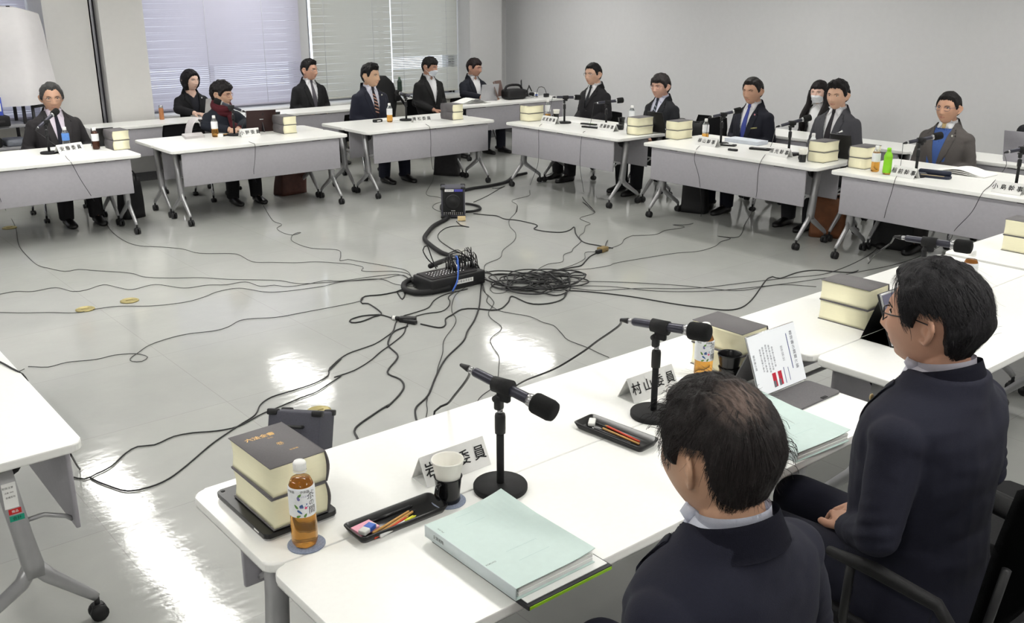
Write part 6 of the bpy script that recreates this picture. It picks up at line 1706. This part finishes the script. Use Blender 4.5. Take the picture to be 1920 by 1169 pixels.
mxl, mxr = Vector((3.70, 5.56, .02)), Vector((4.22, 5.46, .02))
TC = .0023
def drop(key, table_pts, edge, panel, floor):
    """a lead: microphone tail -> table top -> over the edge -> floor"""
    return [MICS[key]] + table_pts + edge + panel + floor
zt_ = lambda pts: [PZ(u, v, TZ + .004) for u, v in pts]
yp = lambda pts, y=YT - .014: [PY(u, v, y) for u, v in pts]
xp = lambda pts, x=XR_ - .014: [PX(u, v, x) for u, v in pts]
cable(yp([(-14, 322), (-6, 352), (2, 378)]) + B_([(30, 95), (65, 150), (85, 200), (95, 265), (120, 310), (190, 378), (260, 400), (340, 415), (410, 405), (480, 410), (560, 415), (640, 420), (700, 428), (760, 445), (900, 450), (1050, 448), (1200, 457), (1440, 462), (1540, 477), (1620, 478), (1781, 468)]) + A_([(250, 765), (380, 740), (430, 760)]) + [mxl], TC, 'thin lead dropping at the left border, passing the first brass outlet')
cable([MICS['t1']] + zt_([(112, 279), (125, 296)]) + yp([(134, 306), (150, 335), (170, 366)]) + [PZ(181, 384, .08)] + B_([(530, 100), (570, 190), (640, 250), (720, 280), (830, 287), (950, 298), (1040, 320), (1200, 322), (1250, 330), (1320, 365), (1420, 368), (1550, 370), (1650, 365), (1781, 373)]) + A_([(60, 670), (140, 690), (130, 712), (200, 718), (350, 717), (440, 740)]) + [mxl + Vector((0, .02, .02))], TC, 'thin lead from the charcoal suit man microphone to the mixer')
cable(B_([(-30, 540), (80, 520), (170, 520), (290, 500), (380, 520), (450, 512), (540, 485), (620, 500), (690, 510), (810, 484), (960, 502), (1080, 487), (1180, 485), (1280, 470), (1360, 493), (1430, 487), (1500, 495), (1600, 482), (1700, 463), (1781, 465)]) + A_([(250, 745), (390, 742)]) + [mxl], TC, 'wavy thin lead from the left border, above the two brass outlets')
cable(B_([(-30, 629), (120, 632), (250, 630), (400, 631), (500, 612), (620, 597), (800, 595), (970, 575), (1060, 550), (1140, 520), (1250, 503), (1380, 522), (1480, 520), (1640, 500), (1700, 490), (1781, 470)]) + A_([(240, 766), (350, 800)]) + [mxl], TC, 'thin lead from the left border touching the lower brass outlet')
cable(zt_([(-20, 672), (0, 679)]) + [PZ(22, 691, TZ + .004), PX(42, 702, .704)] + [PX(52, 716, .715)], .0036, 'short black lead on the corner of the left table', 'cable')
cable([PX(36, 697, .712)] + B_([(125, 925), (150, 912), (250, 915), (350, 890), (500, 875), (600, 852), (710, 845), (770, 862), (740, 885), (690, 885), (680, 870), (720, 840), (780, 800), (880, 765), (980, 742), (1120, 725), (1190, 705), (1270, 667), (1440, 655), (1570, 632), (1781, 592)]) + A_([(130, 905), (150, 880), (300, 860), (400, 845)]) + [mxl + Vector((.05, -.1, 0))], TC, 'thin lead with one small loop, running from the left table to the mixer')
cable([PX(132, 852, .708)] + D_([(330, 530), (380, 570), (450, 600), (530, 622), (620, 605), (700, 570), (780, 510), (880, 425), (990, 350)]) + B_([(1330, 1165), (1360, 1110), (1420, 1070), (1520, 1040), (1640, 1000), (1710, 960), (1720, 920), (1781, 870)]) + C_([(60, 860), (110, 800), (190, 745), (300, 705), (380, 675), (450, 630), (500, 590), (520, 530), (560, 490), (640, 465), (740, 430), (780, 380), (850, 340), (930, 320), (1010, 300)]), .0036, 'black lead sagging from the left table, outermost of the two floor curves')
cable(D_([(290, 560), (350, 572), (400, 550), (460, 520), (520, 465), (570, 437), (640, 430), (720, 395), (800, 380), (900, 372), (990, 352)]) + B_([(1365, 1160), (1440, 1130), (1570, 1075), (1650, 1045), (1720, 1000), (1781, 960)]) + C_([(100, 905), (230, 860), (340, 795), (410, 735), (500, 670), (570, 610), (590, 560), (630, 500), (720, 470), (830, 455), (880, 420), (890, 385), (880, 355), (930, 315)]), .0036, 'black lead from under the left table, inner of the two floor curves')
cable(C_([(1690, 330), (1660, 370), (1590, 395), (1500, 405), (1420, 395), (1315, 350), (1290, 390), (1240, 435), (1180, 445), (1060, 435), (970, 440), (900, 480), (860, 505), (860, 545), (830, 565), (780, 560), (690, 540)]), .0050, 'thick black extension lead from the coil to the plug block', 'extension_cord')
cable(C_([(540, 515), (430, 480), (380, 478), (290, 485), (210, 510), (215, 530), (280, 525), (370, 490), (420, 475), (400, 445), (330, 400), (290, 400), (280, 375), (310, 350), (420, 340), (520, 320), (565, 305), (580, 340), (563, 370), (545, 350), (530, 325)]), .0048, 'thick black lead looping twice between mixer and plug block', 'extension_cord')
cable(C_([(600, 555), (510, 590), (475, 640), (470, 690), (530, 750), (520, 790), (470, 850), (470, 885), (550, 920), (575, 970), (540, 1030), (460, 1110)]) + E_([(320, 290), (240, 340), (135, 420), (150, 480), (170, 530)]), .0052, 'thick black lead zigzagging from the plug block under the near table', 'extension_cord')
cable([mxr] + C_([(1105, 280), (1100, 330), (1090, 420), (1060, 510), (1010, 590), (980, 660), (860, 780), (790, 910), (740, 1030), (660, 1110)]) + E_([(465, 350), (480, 400), (500, 450)]), .0052, 'thick black lead sweeping from the mixer end straight to the near table')
cable([Vector((4.0, 5.36, .01))] + C_([(930, 340), (905, 400), (905, 460), (930, 500), (920, 550), (850, 650), (840, 740), (810, 830), (790, 920), (750, 1000), (730, 1080)]) + E_([(530, 320), (520, 380), (530, 430)]), TC, 'thin lead twisting beside the thick near table lead')
cable([mxr] + C_([(1120, 310), (1160, 350), (1190, 390), (1180, 420), (1155, 460), (1170, 500), (1240, 555), (1230, 590), (1170, 640), (1180, 690), (1225, 760), (1225, 830), (1215, 930), (1180, 980), (1110, 1030), (1080, 1070), (1075, 1110)]), TC, 'thin wiggling lead passing behind the nearest microphone')
cable([mxr] + C_([(1130, 320), (1150, 350), (1145, 390), (1220, 445), (1300, 465), (1440, 490), (1530, 530), (1600, 550), (1660, 610), (1700, 650), (1827, 700), (1900, 735), (1980, 770)]), TC, 'thin lead curving off towards the far side of the near row')
# wall row leads
r1f = zf(930, 100, 3.897, [(250, 960), (245, 1010), (240, 1040), (130, 1070), (120, 1085), (155, 1110), (150, 1160)])
cable([MICS['r1']] + zt_([(1026, 224), (1012, 236)]) + xp([(1010, 252), (1010, 280), (1008, 310)]) + r1f + A_([(1130, 295), (1120, 340), (1080, 385), (1085, 430), (1120, 470), (1110, 520), (1040, 580), (1020, 630), (930, 670), (915, 710)]) + [mxr + Vector((0, .05, 0))], TC, 'thin lead from the corner man microphone to the mixer')
r2f = zf(930, 100, 3.897, [(640, 1010), (635, 1060), (700, 1130), (720, 1160)])
cable([MICS['r2']] + zt_([(1105, 240), (1094, 248)]) + xp([(1090, 262), (1088, 290), (1088, 318)]) + r2f + A_([(1550, 270), (1620, 320), (1620, 345), (1540, 370), (1545, 385), (1600, 410), (1570, 425), (1560, 465), (1530, 490), (1540, 525), (1490, 570), (1480, 590), (1430, 610), (1420, 655), (1330, 670), (1270, 700), (1250, 720), (1100, 733), (990, 742), (930, 715)]) + [mxr], TC, 'thin lead from the round haired man microphone, zigzagging to the mixer')
r3f = zf(1190, 130, 3.34, [(415, 920), (350, 970), (240, 975), (310, 985), (290, 995), (190, 1010), (130, 1035), (0, 1042)])
cable([MICS['r3']] + zt_([(1322, 262), (1306, 280)]) + xp([(1302, 300), (1308, 322), (1312, 345)]) + r3f + A_([(1870, 487), (1820, 510), (1800, 540), (1740, 565), (1660, 590), (1570, 595), (1560, 640), (1450, 690), (1340, 715), (1230, 735)]), TC, 'thin lead from the bright blue tie microphone to the coil')
r4f = zf(1190, 130, 3.34, [(690, 970), (650, 1050), (520, 1045), (600, 1060), (540, 1080), (500, 1110), (400, 1140), (280, 1150), (170, 1165)])
cable([MICS['r4']] + zt_([(1445, 275), (1428, 300)]) + xp([(1422, 320), (1420, 345), (1418, 368)]) + [PZ(1410, 398, .04)] + r4f + A_([(1780, 660), (1720, 680), (1600, 700), (1500, 705), (1400, 712), (1300, 725)]), TC, 'thin lead from the mid grey suit microphone to the coil')
cable([MICS['r5']] + zt_([(1688, 313), (1678, 338)]) + xp([(1672, 360), (1664, 385), (1658, 408)]) + [PZ(1654, 425, .05), PZ(1640, 470, .005), PZ(1560, 510, .005)] + [PZ(u, v, .005) for u, v in ((1480, 521), (1400, 530), (1300, 541), (1200, 541), (1120, 545), (1070, 540))], TC, 'thin lead from the blue vest microphone across the floor to the coil')
cable([MICS['r6']] + zt_([(1886, 312), (1860, 345)]) + xp([(1842, 362), (1822, 398), (1790, 432)]) + [PZ(1775, 455, .05), PZ(1700, 490, .005), PZ(1600, 512, .005)] + [PZ(u, v, .005) for u, v in ((1530, 524), (1440, 536), (1330, 546), (1230, 546), (1150, 538), (1080, 536))], TC, 'thin lead from the last wall microphone across the floor to the coil')
cable([MICS['near3']] + [PY(1668, 458, YN + .06), PY(1640, 478, YN + .10)] + zf(1440, 460, 2.656, [(500, 90), (440, 130), (380, 135), (240, 125), (150, 135), (60, 165), (0, 165)]) + [PZ(u, v, .005) for u, v in ((1390, 577), (1300, 575), (1180, 556), (1100, 547), (1060, 545))], .0042, 'black lead from the far near row microphone drooping to the floor')
cable(zf(1440, 460, 2.656, [(240, 207), (120, 198), (60, 197), (0, 203)]) + [PZ(u, v, .005) for u, v in ((1380, 545), (1280, 536), (1180, 530), (1100, 528), (1050, 530))], TC, 'thin lead from under the near row to the coil, lower of the pair')
cable([MICS['near'], PY(880, 703, 2.10), PY(850, 745, 2.30), PY(838, 758, 2.415), PY(815, 772, 2.43), Vector((PY(809, 786, 2.43).x, 2.43, .60))], .0040, 'black lead hanging from the nearest microphone over the table edge')
cable([MICS['near2'], PY(1160, 612, 2.14), PY(1120, 640, 2.30), PY(1090, 662, 2.44), PY(1040, 692, 2.62), PY(985, 714, 2.9), PZ(960, 730, .2), PZ(955, 740, .006)], .0040, 'black lead hanging from the second near microphone towards the floor')
cable([MICS['t2']] + zt_([(452, 256), (472, 268)]) + yp([(478, 272), (478, 300), (476, 325)]) + [PZ(483, 352, .1)] + B_([(1355, 40), (1385, 90), (1425, 150), (1470, 170), (1445, 190), (1480, 215), (1530, 225), (1570, 212), (1545, 215), (1522, 232), (1530, 260), (1620, 293), (1760, 303), (1778, 330), (1775, 360)]) + A_([(40, 640), (100, 650), (220, 670), (330, 690), (430, 720)]) + [mxl + Vector((0, .03, 0))], TC, 'thin lead with a small loop from the red scarf microphone')
cable([MICS['t3']] + zt_([(790, 226), (800, 234)]) + yp([(806, 240), (808, 265), (808, 292)]) + [PZ(812, 318, .1)] + zf(540, 80, 3.8976, [(1065, 900), (1060, 1000), (1010, 1105), (1100, 1130), (1145, 1150)]) + A_([(660, 265), (600, 285), (590, 310), (640, 335), (690, 350)]), TC, 'thin lead from the striped tie microphone to the floor monitor')
cable(A_([(850, 345), (940, 355), (1000, 360), (1050, 380), (1130, 388), (1240, 412), (1260, 425), (1240, 445), (1330, 462), (1420, 465), (1470, 450), (1497, 432), (1510, 480), (1560, 530), (1650, 550), (1745, 568)]), .0046, 'black lead from the floor monitor to the brown plug block', 'extension_cord')
cable(A_([(740, 395), (770, 420), (820, 432), (760, 425), (680, 435), (625, 475), (630, 515), (690, 560), (740, 590), (757, 615)]) + [Vector((3.97, 5.62, .14))], .0040, 'black lead from the floor monitor foot looping to the mixer')
cable(A_([(850, 272), (930, 235), (1000, 195), (1050, 168), (1010, 182), (970, 182)]), .0036, 'short lead behind the floor monitor towards the corner tables')
cable(A_([(1650, 595), (1600, 620), (1570, 650), (1540, 680), (1480, 692), (1405, 708)]), .0050, 'thick black lead between the coil and the brown plug block', 'extension_cord')
cable(A_([(1680, 570), (1820, 520), (1705, 560), (1700, 540), (1712, 515)]) if False else A_([(1705, 585), (1700, 545), (1712, 518)], .01), .0034, 'stub of wire sticking up at the brown plug block')
# plug blocks
t = thing('plug_block', 'black taped plug block on the floor before the mixer', 'plug block', (PZ(765, 604, 0).x, PZ(765, 604, 0).y, 0), R(-45))
MB().box((0, 0, .018), (.11, .045, .034), bev=.006).build('block', M_BLACK, t); MB().tube([(-.11, .03, .016), (-.05, .012, .018)], .013, 10).build('plug', M_BLACK, t); MB().tube([(-.105, .028, .016), (-.085, .022, .017)], .0145, 10).build('white_band', M_PAPER, t); MB().box((.02, -.03, .014), (.10, .03, .026), bev=.006, rot=Matrix.Rotation(R(-25), 3, 'Z')).build('second_plug', M_BLACK, t)
t = thing('plug_block', 'brown plug block at the right of the coil', 'plug block', (PZ(1130, 472, 0).x, PZ(1130, 472, 0).y, 0), R(10))
MB().box((0, 0, .02), (.09, .06, .04), bev=.006).build('block', mat('brown_tape', (130, 110, 70), .6, var=.1), t); MB().box((-.07, -.01, .016), (.06, .035, .03), bev=.006).build('plug', M_BLACK, t)
# the coil: one long extension lead lying in loops
rnd = random.Random(11); pts = []
c0 = PZ(1006, 533, 0)
for k in range(230):
    a = 2 * math.pi * k / 15.5; rr = .20 + .10 * math.sin(k * .37) + .06 * math.sin(k * 1.13)
    vx, vy = math.cos(AZ - math.pi / 2), math.sin(AZ - math.pi / 2)
    ux, uy = rr * .92 * math.cos(a) + .10 * math.sin(k * .05), rr * .85 * math.sin(a) + .05 * math.cos(k * .11)
    pts.append(Vector((c0.x + ux * vx - uy * vy, c0.y + ux * vy + uy * vx, .008 + .030 * (k / 230) * abs(math.sin(k * .29)) + .004)))
pts = G_([(1390, 640), (1420, 600), (1250, 650), (1000, 600), (700, 560), (400, 540), (210, 500), (250, 460), (380, 455), (520, 500), (560, 530)], .008) + pts + G_([(1330, 300), (1440, 300), (1560, 270), (1690, 285), (1735, 310), (1600, 322), (1460, 322), (1440, 360), (1470, 480), (1470, 550), (1400, 610)], .010)
cable(pts, .0052, 'untidy coil of thick black extension lead lying on the floor right of the mixer', 'extension_cord', n=6)
cable(G_([(60, 280), (200, 310), (280, 370), (310, 440)]) , TC, 'thin lead ending at the loose loop beside the coil')
cable(G_([(30, 300), (130, 400), (200, 470), (165, 540), (220, 605), (320, 615), (420, 590), (480, 520)]), TC, 'thin loose loop between the mixer and the coil')
cable(G_([(60, 260), (260, 310), (500, 292), (720, 295), (830, 300)]), TC, 'thin lead running level from the mixer into the coil')
# ================================================================ camera and view
cam = bpy.data.cameras.new('camera'); co = bpy.data.objects.new('camera', cam); COL.objects.link(co)
cam.sensor_width = 36.0; cam.sensor_fit = 'HORIZONTAL'; cam.lens = F_PX / W * 36.0; cam.clip_start = .05
co.location = (0, 0, HCAM); co.rotation_euler = (math.pi / 2 - PITCH, 0, AZ - math.pi / 2)
scene.camera = co
scene.view_settings.view_transform = 'Standard'; scene.view_settings.look = 'None'
scene.view_settings.gamma = 1.0; scene.view_settings.use_curve_mapping = False
scene.view_settings.exposure = 1.2
